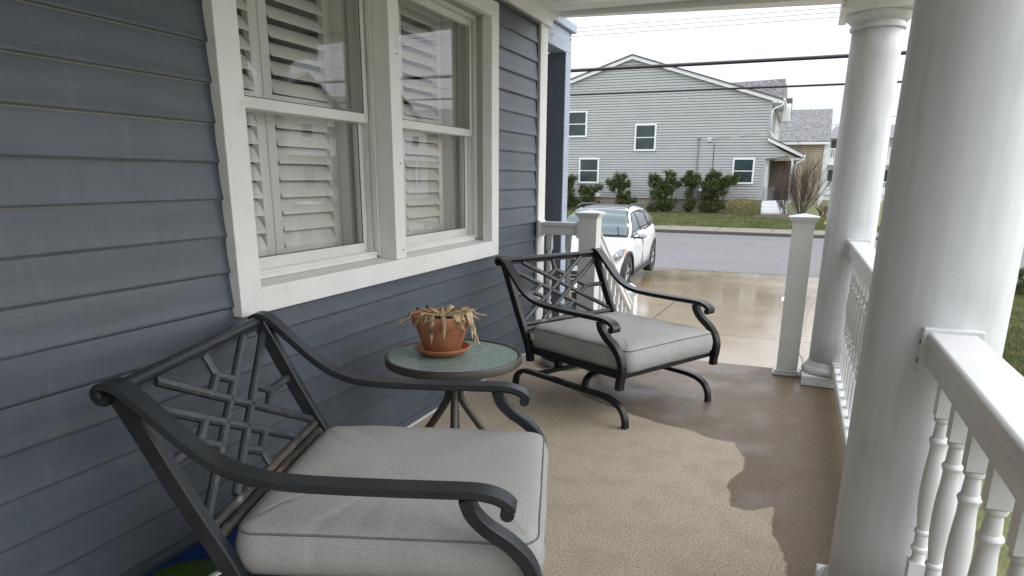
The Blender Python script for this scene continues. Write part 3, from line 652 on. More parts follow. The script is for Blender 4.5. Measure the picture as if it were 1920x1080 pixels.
# end railing wall -> newel
t = thing('porch_railing', (-1.51, 4.54, 0), 'short white railing between the house corner and the left newel post', 'railing', 'white turned baluster railings')
yc = 4.54
for name, z0, z1, hw in (('top_rail', .817, .875, .043), ('top_rail_cap', .8755, .902, .052), ('bottom_rail', .085, .14, .045)):
    MB().box(-1.655, -1.368, yc-hw, yc+hw, z0, z1).build(name, M['rail_white'], t, bevel=.004)
for x in (-1.663, -1.376): MB().box(x, x+.024, yc-.06, yc+.06, .80, .912).build('mounting_bracket', M['rail_white'], t, bevel=.004)
for x in (-1.585, -1.448): baluster(x, yc, t, .1402, .8168)

def newel(cx, cy, zb, zt, label, solar=False, hw=.062):
    t = thing('newel_post', (cx, cy, zb), label, 'post', 'square white newel posts')
    MB().box(cx-hw, cx+hw, cy-hw, cy+hw, zb, zt-.04).build('post_sleeve', M['white'], t, bevel=.003)
    b = MB(); b.box(cx-hw-.021, cx+hw+.021, cy-hw-.021, cy+hw+.021, zb+.001, zb+.018); b.box(cx-hw-.014, cx+hw+.014, cy-hw-.014, cy+hw+.014, zb+.0185, zb+.032); b.build('base_trim', M['rail_white'], t, bevel=.004)
    b = MB(); b.prism([(cx-hw-.004, 0), (0, 0)], 'y', 0, 0) if False else None
    z = zt-.042
    for h, e in ((.008, .006), (.008, .013), (.009, .020), (.010, .026)):
        b.box(cx-hw-e, cx+hw+e, cy-hw-e, cy+hw+e, z, z+h); z += h+.0001
    e = .024; k = hw+e
    b.add([(cx-k, cy-k, z), (cx+k, cy-k, z), (cx+k, cy+k, z), (cx-k, cy+k, z), (cx, cy, z+.018)], [(0, 1, 4), (1, 2, 4), (2, 3, 4), (3, 0, 4), (3, 2, 1, 0)])
    b.build('cap', M['rail_white'], t, bevel=.002)
    if solar:
        MB().lathe([(zt+.006, .045), (zt+.02, .062), (zt+.032, .055), (zt+.05, .03), (zt+.055, .005)], cx, cy, 20).build('solar_lamp', M['solar'], t, smooth=True)
    return t
newel(.037, 4.545, 0, .990, 'tall square white newel post at the right of the porch opening')
newel(-1.297, 4.54, 0, .980, 'square white newel post behind the far chair, beside the house corner')
newel(-1.285, 5.79, -.722, .265, 'lower white newel post at the foot of the left stair railing', solar=True)
newel(.037, 5.79, -.722, .285, 'lower white newel post at the foot of the right stair railing', solar=True)
def stair_rail(cx, zlow, label):
    t = thing('stair_railing', (cx, 5.05, -.3), label, 'railing', 'sloping white stair railings')
    y0, y1 = 4.612, 5.72; za, zb = .815, zlow
    def zt(y): return za+(zb-za)*(y-y0)/(y1-y0)
    MB().add([(cx+sx*.043, y, zt(y)+dz) for y in (y0, y1) for sx, dz in ((-1, -.05), (1, -.05), (1, .0), (-1, .0))], [(0, 1, 2, 3), (7, 6, 5, 4), (0, 4, 5, 1), (1, 5, 6, 2), (2, 6, 7, 3), (3, 7, 4, 0)]).build('top_rail', M['rail_white'], t, bevel=.004)
    MB().add([(cx+sx*.052, y, zt(y)+dz) for y in (y0, y1) for sx, dz in ((-1, .001), (1, .001), (1, .024), (-1, .024))], [(0, 1, 2, 3), (7, 6, 5, 4), (0, 4, 5, 1), (1, 5, 6, 2), (2, 6, 7, 3), (3, 7, 4, 0)]).build('handrail_cap', M['rail_white'], t, bevel=.004)
    MB().add([(cx+sx*.04, y, zt(y)+dz) for y in (y0, y1) for sx, dz in ((-1, -.74), (1, -.74), (1, -.69), (-1, -.69))], [(0, 1, 2, 3), (7, 6, 5, 4), (0, 4, 5, 1), (1, 5, 6, 2), (2, 6, 7, 3), (3, 7, 4, 0)]).build('bottom_rail', M['rail_white'], t, bevel=.004)
    for k in range(8):
        y = y0+.07+k*.135; baluster(cx, y, t, zt(y)-.695, zt(y)-.045)
    return t
stair_rail(-1.285, .14, 'white stair railing sloping down from the left newel post')
stair_rail(.037, .16, 'white stair railing sloping down behind the right newel post')

# ------------------------------------------------------------------ patio chairs
ARM = [(-.568, .728), (-.583, .730), (-.590, .743), (-.580, .755), (-.558, .754), (-.530, .735), (-.470, .679), (-.400, .615), (-.335, .572), (-.26, .547), (-.165, .537), (0, .534), (.13, .534), (.205, .534), (.245, .531), (.275, .523), (.297, .509), (.306, .497)]
RLEG = [(-.565, .735), (-.52, .645), (-.47, .54), (-.42, .44), (-.375, .355), (-.345, .29), (-.332, .24), (-.328, .205)]
FLEG = [(.205, .522), (.219, .485), (.252, .449), (.300, .415), (.338, .375), (.357, .33), (.357, .28), (.350, .245), (.348, .205)]
BOW = [(-.485, .012), (-.483, .05), (-.468, .088), (-.435, .115), (-.39, .128), (-.25, .131), (-.05, .131), (.12, .131), (.22, .129), (.285, .118), (.332, .092), (.356, .052), (.362, .012)]
ARMP = [(-.027, -.012), (-.0285, .003), (-.0235, .0085), (-.0185, .0060), (-.0165, .012), (.0165, .012), (.0185, .0060), (.0235, .0085), (.0285, .003), (.027, -.012)]
def rectp(a, b, c=.004):
    return [(-a+c, -b), (a-c, -b), (a, -b+c), (a, b-c), (a-c, b), (-a+c, b), (-a, b-c), (-a, -b+c)]
def cushion_mesh(seed, hx=.357, hy=.352, z0=.292, z1=.397):
    rnd = random.Random(seed); b = MB(); N = 200; rc = .05
    def per(t):   # rounded rectangle perimeter, t in 0..1
        segs = []; a, c = hx-rc, hy-rc; L_ = [2*c, math.pi/2*rc, 2*a, math.pi/2*rc]*2; tot = sum(L_); d = t*tot
        cen = [(a, c), (-a, c), (-a, -c), (a, -c)]
        st = [((hx, -c), (0, 1)), None, ((a, hy), (-1, 0)), None, ((-hx, c), (0, -1)), None, ((-a, -hy), (1, 0)), None]
        for i, l in enumerate(L_):
            if d <= l or i == 7:
                if i % 2 == 0: (px, py), (dx, dy) = st[i]; return Vector((px+dx*d, py+dy*d)), Vector((dy, -dx))
                q = i//2; ang = q*math.pi/2+d/rc; cx, cy = cen[q]; return Vector((cx+rc*math.cos(ang), cy+rc*math.sin(ang))), Vector((math.cos(ang), math.sin(ang)))
            d -= l
    ph = [rnd.uniform(0, 6) for _ in range(6)]
    puck = [(rnd.random(), rnd.uniform(.003, .008), rnd.uniform(.0007, .0021)) for _ in range(30)]
    def wr(t):
        v = .0008*math.sin(t*2*math.pi*14+ph[0])+.0005*math.sin(t*2*math.pi*9+ph[1])
        for c, w_, a in puck:
            d = abs((t-c+.5) % 1-.5); v -= a*math.exp(-(d/w_)**2)
        return v
    side = [(z0-.012, -.05), (z0-.010, -.012), (z0-.004, -.003), (z0, 0), (z0+.012, .007), (z0+.035, .015), (z0+.06, .016), (z1-.022, .010), (z1-.006, .003), (z1, 0), (z1+.007, -.006), (z1+.013, -.022), (z1+.017, -.042)]
    def lift(x, y):   # corners lower than middle
        return -.008*(abs(x/hx)**4+abs(y/hy)**4)*.5
    rings = []
    for z, o in side:
        rings.append([])
        for k in range(N):
            p, nn = per(k/N); q = p+nn*(o+wr(k/N)*(1 if abs(o) > .004 else .3)); rings[-1].append((q.x, q.y, z+lift(q.x, q.y)+(wr(k/N)*(1.0 if z > z1 else 0))))
    # inner top rings
    for f, z in ((.80, z1+.0185), (.68, z1+.020), (.52, z1+.0215), (.36, z1+.022), (.18, z1+.022)):
        rr = []
        for k in range(N):
            p, nn = per(k/N); q = p*f
            rr.append((q.x, q.y, z+wr(k/N)*(.9 if f > .75 else .5 if f > .6 else .15 if f > .5 else 0)+.0022*math.sin(q.x*21+ph[3])*math.sin(q.y*17+ph[4])-.006*math.exp(-((q.x+.02)**2+(q.y-.05)**2)/.02)))
        rings.append(rr)
    b.v = [p for r in rings for p in r]; n = len(rings)
    b.f = [(i*N+k, i*N+(k+1) % N, (i+1)*N+(k+1) % N, (i+1)*N+k) for i in range(n-1) for k in range(N)]
    b.f += [tuple((n-1)*N+k for k in range(N)), tuple(range(N))[::-1]]
    def ring_tube(ri, r):
        m_ = MB(); pts = [Vector(p) for p in rings[ri]]; vs_ = []
        for k in range(N):
            c = pts[k]; nn = per(k/N)[1]; nn = Vector((nn.x, nn.y, 0))
            for j in range(6): a = j*math.pi/3; vs_.append(c+nn*(r*math.cos(a)+.001)+Vector((0, 0, r*math.sin(a))))
        m_.v = [tuple(v) for v in vs_]; m_.f = [(k*6+j, k*6+(j+1) % 6, ((k+1) % N)*6+(j+1) % 6, ((k+1) % N)*6+j) for k in range(N) for j in range(6)]; return m_
    return b, ring_tube(9, .0028), ring_tube(3, .0028)
def chair(loc, rz, label, metal, lat, seed, tilt=0, extras=None):
    t = thing('patio_chair', loc, label, 'chair', 'metal patio rocking armchairs with grey cushions', rz)
    S = (0, 1, 0)
    def B(mb, name, m, **k): return mb.build(name, m, t, local=True, **k)
    for s in (-1, 1):
        y = s*.385
        B(MB().sweep_s([(f, y, z) for f, _, z in [(p.x, 0, p.z) for p in smoothpath([(a, 0, c) for a, c in ARM], 5)]], ARMP, S), 'armrest', metal, autos=18)
        B(MB().sweep_s([(p.x, s*.370, p.z) for p in smoothpath([(a, 0, c) for a, c in RLEG], 5)], rectp(.0165, .022), S), 'rear_leg', metal, autos=40)
        B(MB().sweep_s([(p.x, s*.386, p.z) for p in smoothpath([(a, 0, c) for a, c in FLEG], 5)], rectp(.021, .0165), S), 'front_leg', metal, autos=40)
        bow = B(MB().sweep_s([(p.x, s*.345, p.z) for p in smoothpath([(a, 0, c) for a, c in BOW], 5)], rectp(.019, .012), S), 'rocker_rail', metal, autos=40)
        for f in (-.485, .362): MB().box(f-.013, f+.013, s*.345-.016, s*.345+.016, 0, .012).build('foot_glide', M['rubber'], bow, local=True)
        B(MB().tube([(.297, y-.028, .495), (.297, y+.028, .495)], .016, 14), 'arm_tip_roll', metal, autos=40)
        B(MB().lathe([(0, .006), (.004, .011), (.008, .011), (.009, .004)], 0, 0, 12), 'arm_bolt', M['rubber'], smooth=True)
        bo = bpy.data.objects[COL.objects[-1].name]; bo.rotation_euler = (R_(90)*-s if s > 0 else R_(90), 0, 0); bo.location = (-.581, s*.4125, .742); bo.scale = (.8, .8, .8)
    B(MB().tube([(-.572, -.366, .742), (-.572, .366, .742)], .0165, 16), 'top_rail', metal, autos=40)
    B(MB().box(-.583, -.566, -.364, .364, .716, .728), 'top_rail_lip', lat, bevel=.002)
    # seat frame
    B(MB().box(-.335, .34, -.373, -.343, .250, .287), 'seat_rail', metal, bevel=.003); B(MB().box(-.335, .34, .343, .373, .250, .287), 'seat_rail', metal, bevel=.003)
    B(MB().box(.315, .345, -.342, .342, .252, .288), 'seat_rail', metal, bevel=.003); B(MB().box(-.335, -.305, -.342, .342, .252, .288), 'seat_rail', metal, bevel=.003)
    for k in range(5):
        f = -.24+k*.12; B(MB().box(f-.012, f+.012, -.342, .342, .268, .276), 'seat_slat', metal)
    # back plane
    P0 = Vector((-.556, 0, .712)); D = Vector((-.394+.556, 0, .385-.712)).normalized(); Nn = Vector((-D.z, 0, D.x)).normalized()
    def bp(a, b_): return P0+Vector((0, a, 0))+D*b_
    def strip(p, q, w=.0125, th=.007, m=lat, name='lattice_strip'):
        p, q = bp(*p), bp(*q); d = (q-p).normalized(); sd_ = d.cross(Nn)
        mb = MB(); vs_ = []
        for c in (p, q):
            for a, n_ in ((-w, -th), (w, -th), (w, th*.3), (w*.55, th), (-w*.55, th), (-w, th*.3)): vs_.append(c+sd_*a+Nn*n_)
        mb.add(vs_, [(0, 1, 2, 3, 4, 5), (11, 10, 9, 8, 7, 6)]+[(j, (j+1) % 6, 6+(j+1) % 6, 6+j) for j in range(6)]); B(mb, name, m)
    H = .335; k_ = .583; E_ = .362; c0, c1 = .125, .215
    def line(sg, c):
        # b = c + sg*k*a within |a|<E, 0<b<H
        pts = []
        for a in (-E_, E_):
            bb = c+sg*k_*a
            if bb < -.012: a = (-.012-c)/(sg*k_); bb = -.012
            if bb > H: a = (H-c)/(sg*k_); bb = H
            pts.append((a, bb))
        return pts
    for sg in (1, -1):
        for c in (c0, c1): strip(*line(sg, c))
    for cx, sgn in ((0, -1), (0, 1)):
        v = (0, .171+sgn*.122); e1 = (-.064, .171+sgn*.087); e2 = (.064, .171+sgn*.087); end = (0, -.012 if sgn < 0 else H)
        strip(v, e1); strip(v, e2); strip(v, end)
    for sgn in (-1, 1):
        v = (sgn*.215, .171); strip(v, (sgn*.150, .132)); strip(v, (sgn*.150, .210)); strip(v, (sgn*E_, .171))
    # lower back rail: two grooved boards
    strip((-.353, H+.012), (.353, H+.012), .012, .010, M['rust_rail'], 'back_rail'); strip((-.353, H+.041), (.353, H+.041), .014, .012, M['rust_rail'], 'back_rail')
    # rocker base cross members and springs
    B(MB().sweep([(-.30, -.326, .131), (-.30, .326, .131)], rectp(.012, .014)), 'cross_bar', metal)
    arch = smoothpath([(.06, -.328, .145), (.06, -.318, .175), (.06, -.285, .198), (.06, -.2, .205), (.06, 0, .206), (.06, .2, .205), (.06, .285, .198), (.06, .318, .175), (.06, .328, .145)], 4)
    B(MB().sweep_s(arch, rectp(.019, .010), (1, 0, 0)), 'spring_arch', metal, autos=40)
    B(MB().box(-.30, .10, -.20, -.16, .2175, .2495), 'spring_plate', metal, bevel=.004); B(MB().box(-.30, .10, .16, .20, .2175, .2495), 'spring_plate', metal, bevel=.004)
    for s in (-.18, .18):
        B(MB().box(-.315, -.285, s-.02, s+.02, .1455, .2170), 'spring_bracket', metal, bevel=.003)
        B(MB().tube([(.02, s-.035, .222), (.02, s+.035, .222)], .007, 8), 'bolt', metal)
    cb, t1, t2 = cushion_mesh(seed)
    for q_ in (cb, t1, t2): q_.v = [(x+.006, y, z) for x, y, z in q_.v]
    c = B(cb, 'cushion', M['fabric'], smooth=True)
    t1.build('piping', M['fabric_piping'], c, smooth=True, local=True); t2.build('piping', M['fabric_piping'], c, smooth=True, local=True)
    if extras == 'strap':
        pth = smoothpath([(-.335, -.345, .30), (-.375, -.375, .305), (-.40, -.41, .29), (-.41, -.44, .25), (-.40, -.455, .21)], 6)
        MB().sweep(pth, rectp(.0015, .012, .0005), Vector((.6, -.6, .1))).build('tie_strap', M['weathered_white'], c, local=True, smooth=True)
    else:
        MB().box(-.330, -.300, -.3695, -.3675, .33, .362).build('care_tag', M['white'], c, local=True)
    t.rotation_euler = (0, R_(tilt), rz)
    return t
chair((-.924, 1.519, 0), .326, 'charcoal metal patio chair with grey cushion in the foreground, below the window', M['metal'], M['lattice'], 3, extras='strap')
chair((-.838, 3.614, 0), -.489, 'black metal patio chair with grey cushion farther away, beside the newel post', M['metal_black'], M['lattice_dark'], 8)

# ------------------------------------------------------------------ side table
TX, TY, TZ, TR = -1.235, 2.385, .50, .278
t = thing('side_table', (TX, TY, 0), 'round side table with pebbled green glass top and brown metal rim between the chairs', 'table')
MB().lathe([(TZ-.028, TR-.012), (TZ-.030, TR-.004), (TZ-.026, TR), (TZ-.002, TR), (TZ+.003, TR-.004), (TZ+.003, TR-.010), (TZ-.003, TR-.016), (TZ-.008, TR-.016), (TZ-.009, TR-.03), (TZ-.012, TR-.03), (TZ-.028, TR-.012)], TX, TY, 96, cap=False).build('rim', M['glass_rim'], t, autos=40)
MB().lathe([(TZ-.008, .0005), (TZ-.008, TR-.017), (TZ-.003, TR-.017), (TZ-.0025, TR*.5), (TZ-.003, .0005)], TX, TY, 72, cap=False).build('glass_top', M['table_glass'], t, autos=40)
MB().lathe([(TZ-.055, .03), (TZ-.013, .03), (TZ-.0095, .09), (TZ-.0085, .09)][::-1], TX, TY, 24).build('hub', M['glass_rim'], t, autos=40)
for k, a in enumerate([R_(205), R_(295), R_(25), R_(115)]):
    ca, sa = math.cos(a), math.sin(a)
    pth = smoothpath([(TX+ca*r, TY+sa*r, z) for r, z in ((.022, TZ-.015), (.022, .42), (.023, .36), (.028, .315), (.055, .265), (.14, .14), (.215, .03), (.225, .014))], 5)
    lg = MB().tube(pth, .0155, 12).build('leg', M['glass_rim'], t, smooth=True)
    MB().lathe([(0, .015), (.012, .016), (.018, .012)], TX+ca*.225, TY+sa*.225, 12).build('foot_cap', M['rubber'], lg)
def ring(z, r, rt): 
    return [(TX+r*math.cos(2*math.pi*k/48), TY+r*math.sin(2*math.pi*k/48), z) for k in range(49)]
MB().tube(ring(.055, .19, 0), .005, 6, cap=False).build('brace_ring', M['glass_rim'], t, smooth=True)

# ------------------------------------------------------------------ potted dead plant
PX, PY, PZ = -1.292, 2.395, TZ-.002
t = thing('potted_plant', (PX, PY, PZ), 'dried brown plant with drooping leaves in a terracotta pot on the round table', 'potted plant')
z = PZ
MB().lathe([(z+.001, .078), (z+.001, .085), (z+.020, .108), (z+.025, .1135), (z+.031, .1145), (z+.033, .112), (z+.030, .108), (z+.011, .095), (z+.009, .0)], PX, PY, 64, cap=False).build('saucer', M['terracotta'], t, autos=50)
z += .010
MB().lathe([(z, .069), (z+.002, .072), (z+.110, .108), (z+.1105, .116), (z+.113, .118), (z+.153, .124), (z+.157, .123), (z+.157, .116), (z+.153, .114), (z+.124, .108), (z+.122, .104)], PX, PY, 64, cap=False).build('pot', M['terracotta'], t, autos=40)
sm = MB(); rs = random.Random(5)
sm.lathe([(z+.120, .001), (z+.1215, .03), (z+.122, .06), (z+.123, .09), (z+.124, .109)], PX, PY, 24, cap=False); sm.build('soil', M['soil'], t, smooth=True)
zt = z+.13
MB().tube([(PX, PY, zt-.012), (PX-.002, PY, zt+.02), (PX+.002, PY-.002, zt+.045), (PX+.003, PY-.002, zt+.052)], .012, 10, scales=[1.3, 1.05, .8, .45]).build('stem', M['leaf_dry'], t, smooth=True)
def leaf(az, reach, drop, wmax, rise=.02, twist=0, curl=0):
    n = 15; vs_ = []; ca, sa = math.cos(az), math.sin(az)
    for i in range(n):
        u = i/(n-1); reach_ = max(reach, .142)*(.93 if reach > .16 else 1); r = .008+reach_*(1-(1-u)**1.6) if drop > .05 else .008+reach_*u
        zz = zt+.012+rise*math.sin(min(1, u*2)*math.pi*.5)*.75-drop*max(0, (u-.35)/.65)**1.5
        if r < .128: zz = max(zz, zt+.010+.026*min(1, r/.105))
        w_ = wmax*(math.sin(math.pi*min(1, u*.9+.12))**.7)*(1 if u < .93 else .35); a2 = az+curl*u*u; w_ *= 1.05
        cx, cy = PX+r*math.cos(a2), PY+r*math.sin(a2); sx, sy = -math.sin(a2), math.cos(a2); tw = twist*u
        fold = .28*w_
        vs_ += [(cx+sx*w_*math.cos(tw), cy+sy*w_*math.cos(tw), zz+w_*math.sin(tw)+fold), (cx, cy, zz+.0), (cx-sx*w_*math.cos(tw), cy-sy*w_*math.cos(tw), zz-w_*math.sin(tw)+fold)]
    f = [(i*3+j, i*3+j+1, (i+1)*3+j+1, (i+1)*3+j) for i in range(n-1) for j in range(2)]
    o = MB().add(vs_, f).build('leaf', M['leaf_dry'], t, smooth=True)
    s = o.modifiers.new('s', 'SOLIDIFY'); s.thickness = .0012
ld = math.atan2(-PY, -PX)   # towards camera
for az, re, dr, w_, ri, tw, cu in [
    (ld+.05, .135, .085, .012, .02, .6, 0), (ld-.38, .13, .10, .014, .022, .5, .1), (ld+.45, .13, .055, .011, .02, 1.0, .2), (ld+1.05, .15, .10, .013, .024, .8, -.2), (ld+1.35, .17, .13, .013, .025, .3, -.5),
    (ld+1.6, .20, .02, .008, .02, .6, .2), (ld+.85, .16, .14, .012, .02, .5, .3), (ld-.9, .16, .03, .013, .025, .8, .2), (ld-1.25, .20, .035, .010, .025, 1.2, .1), (ld-1.5, .17, .09, .008, .02, .5, .3),
    (ld-1.8, .22, .05, .007, .022, .6, .4), (ld-2.2, .16, .02, .010, .02, .4, 0), (ld-2.7, .15, .05, .012, .02, .8, .1), (ld+2.2, .19, .01, .010, .026, .3, 0), (ld+2.7, .15, .04, .012, .02, .5, .1), (ld+1.9, .16, .05, .012, .03, 1.0, 0),
    (ld-.62, .115, .012, .015, .012, .2, .1), (ld+.25, .11, .01, .014, .014, .4, .3), (ld-1.05, .12, .015, .016, .012, .3, .5), (ld+.7, .12, .012, .015, .015, .5, 0), (ld+1.2, .13, .02, .014, .02, .2, .4), (ld-.15, .10, .005, .013, .018, .3, -.3)]:
    leaf(az, re, dr, w_, ri, tw, cu)

# ------------------------------------------------------------------ odds and ends on the porch
t = thing('pet_bowl', (-1.33, 4.19, 0), 'shallow white round bowl with dark teal inside on the floor under the far chair', 'bowl')
MB().lathe([(0, .150), (.002, .156), (.030, .166), (.045, .168), (.047, .164), (.030, .160)], -1.33, 4.19, 48, cap=False).build('bowl_shell', M['weathered_white'], t, autos=40)
MB().lathe([(.022, .001), (.023, .12), (.046, .158), (.056, .163), (.060, .160), (.055, .150), (.034, .10), (.032, .001)], -1.33, 4.19, 48, cap=False).build('bowl_liner', M['teal'], t, autos=50)
t = thing('storage_bin', (-1.55, 1.36, 0), 'low blue plastic bin on the floor behind the foreground chair, against the wall', 'bin')
b = MB(); b.prism([(-1.655, 1.14), (-1.455, 1.14), (-1.455, 1.56), (-1.655, 1.56)], 'z', 0, .052); b.build('bin_body', M['blue_pl'], t, bevel=.01)
MB().prism([(-1.660, 1.13), (-1.448, 1.13), (-1.448, 1.57), (-1.660, 1.57)], 'z', .0525, .062).build('bin_rim', M['blue_pl'], t, bevel=.004)
t = thing('garden_disc', (-1.50, 1.20, .0625), 'round green plastic disc lying on the blue bin in the lower left corner', 'disc')
MB().lathe([(.063, .112), (.063, .120), (.075, .122), (.079, .116), (.081, .06), (.082, .001)], -1.505, 1.225, 48, cap=False).build('disc_shell', M['green_pl'], t, autos=40)
# things outside beyond the end railing
t = thing('outdoor_bin', (-1.62, 5.72, -.72), 'dark grey outdoor bin beyond the end railing, seen through the far chair back', 'bin')
b = MB(); b.add([(-1.86, 5.55, -.72), (-1.42, 5.55, -.72), (-1.42, 5.95, -.72), (-1.86, 5.95, -.72), (-1.9, 5.5, .02), (-1.38, 5.5, .02), (-1.38, 6.0, .02), (-1.9, 6.0, .02)], [(0, 3, 2, 1), (4, 5, 6, 7), (0, 1, 5, 4), (1, 2, 6, 5), (2, 3, 7, 6), (3, 0, 4, 7)])
b.build('bin_body', M['bin'], t, bevel=.02)
MB().box(-1.92, -1.36, 5.48, 6.02, .021, .06).build('lid', M['weathered_white'], t, bevel=.015)
t = thing('lantern', (-1.70, 5.7, .06), 'small dark lantern with a greenish glass cap on the bin beyond the railing', 'lantern')
MB().lathe([(.0605, .06), (.10, .06), (.11, .05), (.24, .05)], -1.72, 5.68, 20).build('lantern_body', M['bin'], t, autos=40)
MB().lathe([(.2405, .09), (.26, .10), (.29, .075), (.31, .02)], -1.72, 5.68, 24).build('glass_cap', M['solar'], t, smooth=True)

# ------------------------------------------------------------------ vegetation helpers
def twig(b, p, d, ln, r, depth, rnd, spread=.5, up=.15):
    n = 4; pts = [Vector(p)]; dd = Vector(d).normalized()
    for i in range(n):
        dd = (dd+Vector((rnd.uniform(-1, 1), rnd.uniform(-1, 1), rnd.uniform(-.6, 1)*up*3))*.13).normalized(); pts.append(pts[-1]+dd*ln/n)
    b.tube(pts, r, 5 if r > .01 else 3, scales=[1, .9, .8, .7, .55], cap=False)
    if depth > 0:
        for i in range(rnd.randint(2, 3)+(1 if depth > 2 else 0)):
            k = rnd.randint(1, n); ax = Vector((rnd.uniform(-1, 1), rnd.uniform(-1, 1), rnd.uniform(-.2, .8)+up)); twig(b, pts[k], dd+ax.normalized()*spread, ln*rnd.uniform(.55, .8), r*.6, depth-1, rnd, spread, up)
def bare_shrub(x, y, z, h, nst, lean, r, label, m, seed, spread=.5, depth=3, cat='shrub', width=.8):
    rnd = random.Random(seed); t = thing('bare_shrub', (x, y, z), label, cat)
    for i in range(nst):
        a = rnd.uniform(0, 2*math.pi); q = rnd.uniform(.1, 1)*width
        b = MB(); twig(b, (x+.08*math.cos(a), y+.08*math.sin(a), z-.02), (math.cos(a)*q+lean, math.sin(a)*q, 1), h*rnd.uniform(.42, .6), r, depth, rnd, spread)
        b.build('branch', m, t, smooth=True)
    return t
def juniper(x, y, z, lobes, label, seed, m='juniper', n=900, leaf=.10, group='evergreen junipers along the sage grey house wall', limbs=True, name='juniper_shrub'):
    rnd = random.Random(seed); t = thing(name, (x, y, z), label, 'shrub', group)
    lb = MB(); fo = MB()
    for (lx, lz, rx, rz) in lobes:
        c = Vector((x+lx, y+rnd.uniform(-.15, .15), z+lz)); ry = (rx+rz)*.5
        if limbs:
            base = Vector((x+lx*.15, y, z-.02)); mid = (base+c)/2+Vector((rnd.uniform(-.1, .1), 0, rnd.uniform(-.05, .1)))
            lb.tube([base, mid, c, c+Vector((0, 0, rz*.7))], .035, 5, scales=[1, .7, .45, .2], cap=False)
        # sub clumps
        for k in range(int(10+26*rx*rz*4)):
            u = Vector((rnd.gauss(0, 1), rnd.gauss(0, 1), rnd.gauss(0, 1))).normalized(); rr = rnd.uniform(.45, 1.0)
            cc = c+Vector((u.x*rx*rr, u.y*ry*rr, u.z*rz*rr)); cs = rnd.uniform(.06, .14)
            out_ = Vector((u.x*1.0, u.y, u.z*.6+.9)).normalized()
            for q in range(int(n/14)):
                v = Vector((rnd.gauss(0, 1), rnd.gauss(0, 1), rnd.gauss(0, 1)))*cs*.6; p = cc+v+out_*rnd.uniform(0, cs)
                d = (out_+Vector((rnd.uniform(-.7, .7), rnd.uniform(-.7, .7), rnd.uniform(-.5, .5)))).normalized(); s = d.cross(Vector((rnd.uniform(-1, 1), rnd.uniform(-1, 1), rnd.uniform(-1, 1)))).normalized()
                L_ = leaf*rnd.uniform(.6, 1.3); i = len(fo.v)
                fo.v += [tuple(p-s*L_*.22), tuple(p+s*L_*.22), tuple(p+d*L_)]; fo.f.append((i, i+1, i+2))
    if limbs and lb.v: lb.build('stem', M['bark'], t, smooth=True)
    me = bpy.data.meshes.new('foliage'); me.from_pydata([(a-x, b_-y, c-z) for a, b_, c in fo.v], [], fo.f); me.update(); me.materials.append(M[m])
    o = bpy.data.objects.new('foliage', me); COL.objects.link(o); o.parent = t
    return t
YB = 41.45; ZB = -.75
juniper(-13.35, YB, ZB, [(0, .35, .35, .35), (.1, 1.0, .25, .45), (.0, 1.6, .22, .35), (.35, 1.85, .22, .12), (-.3, 1.3, .3, .5), (.5, .35, .35, .25)], 'upright evergreen juniper at the left end of the row, cut off by the blue pier', 11)
juniper(-12.0, YB, ZB, [(-.15, .30, .55, .3), (-.1, .75, .38, .3), (.1, 1.05, .35, .25), (.5, 1.35, .35, .16), (-.35, 1.2, .25, .25), (.35, .35, .35, .25)], 'short evergreen juniper under the lower left window of the sage house', 12)
juniper(-9.9, YB, ZB, [(.2, .35, .6, .32), (.55, .5, .35, .28), (.1, .95, .4, .35), (-.3, 1.4, .45, .3), (-.65, 1.65, .32, .2), (-.15, 1.9, .38, .25), (.1, 1.6, .3, .3)], 'tall leaning evergreen juniper behind the white car roof', 13)
juniper(-7.4, YB, ZB, [(-.3, .35, .7, .35), (.3, .4, .55, .35), (-.2, 1.0, .6, .4), (-.55, 1.65, .35, .35), (.2, 1.5, .45, .45), (.25, 2.0, .32, .32), (.65, 1.55, .22, .16), (.0, 1.3, .4, .3), (-.65, 1.95, .2, .15)], 'wide dense evergreen juniper right of the middle window', 14)
juniper(-5.95, YB, ZB, [(-.05, .35, .22, .35), (.12, .5, .18, .3), (.0, 1.0, .12, .35), (.0, 1.55, .28, .25), (-.25, 1.8, .25, .15), (.3, 1.65, .25, .14), (.25, 1.95, .25, .12), (0, 2.1, .22, .15)], 'thin open evergreen juniper beside the grey conduit', 15)
juniper(-4.55, YB, ZB, [(-.2, .35, .65, .35), (.15, .4, .4, .35), (-.35, 1.0, .4, .45), (.05, 1.2, .55, .4), (-.5, 1.6, .3, .3), (-.15, 2.05, .3, .25), (.4, 1.65, .5, .28), (.85, 1.75, .42, .18), (1.0, 1.95, .3, .12), (.3, 1.95, .35, .18)], 'big bushy evergreen juniper touching the lower right window', 16)
# low twiggy yellow-green shrub
rnd = random.Random(3); t = thing('low_shrub', (-2.95, 41.3, ZB), 'low yellow green twiggy shrub under the lower right window', 'shrub')
for i in range(16):
    b = MB(); a = rnd.uniform(0, 6.28); q = rnd.uniform(.2, 1.3); twig(b, (-2.95+rnd.uniform(-.35, .35), 41.3, ZB), (math.cos(a)*q*1.3, math.sin(a)*q*.6, 1), .5, .012, 3, rnd, .5, .2); b.build('branch', M['shrub_yellow'], t)
fo = MB()
for i in range(7000):
    a = rnd.uniform(0, 6.28); q = rnd.random()**.5; p = Vector((-2.95+math.cos(a)*q*1.0, 41.3+math.sin(a)*q*.5, ZB+rnd.random()**1.3*.85*(1-.35*q*q)+.02)); d = Vector((rnd.uniform(-.6, .6), rnd.uniform(-.6, .6), 1)).normalized(); s = d.cross(Vector((rnd.uniform(-1, 1), 1, 0))).normalized()*.014; j = len(fo.v)
    fo.v += [tuple(p-s), tuple(p+s), tuple(p+d*.11)]; fo.f.append((j, j+1, j+2))
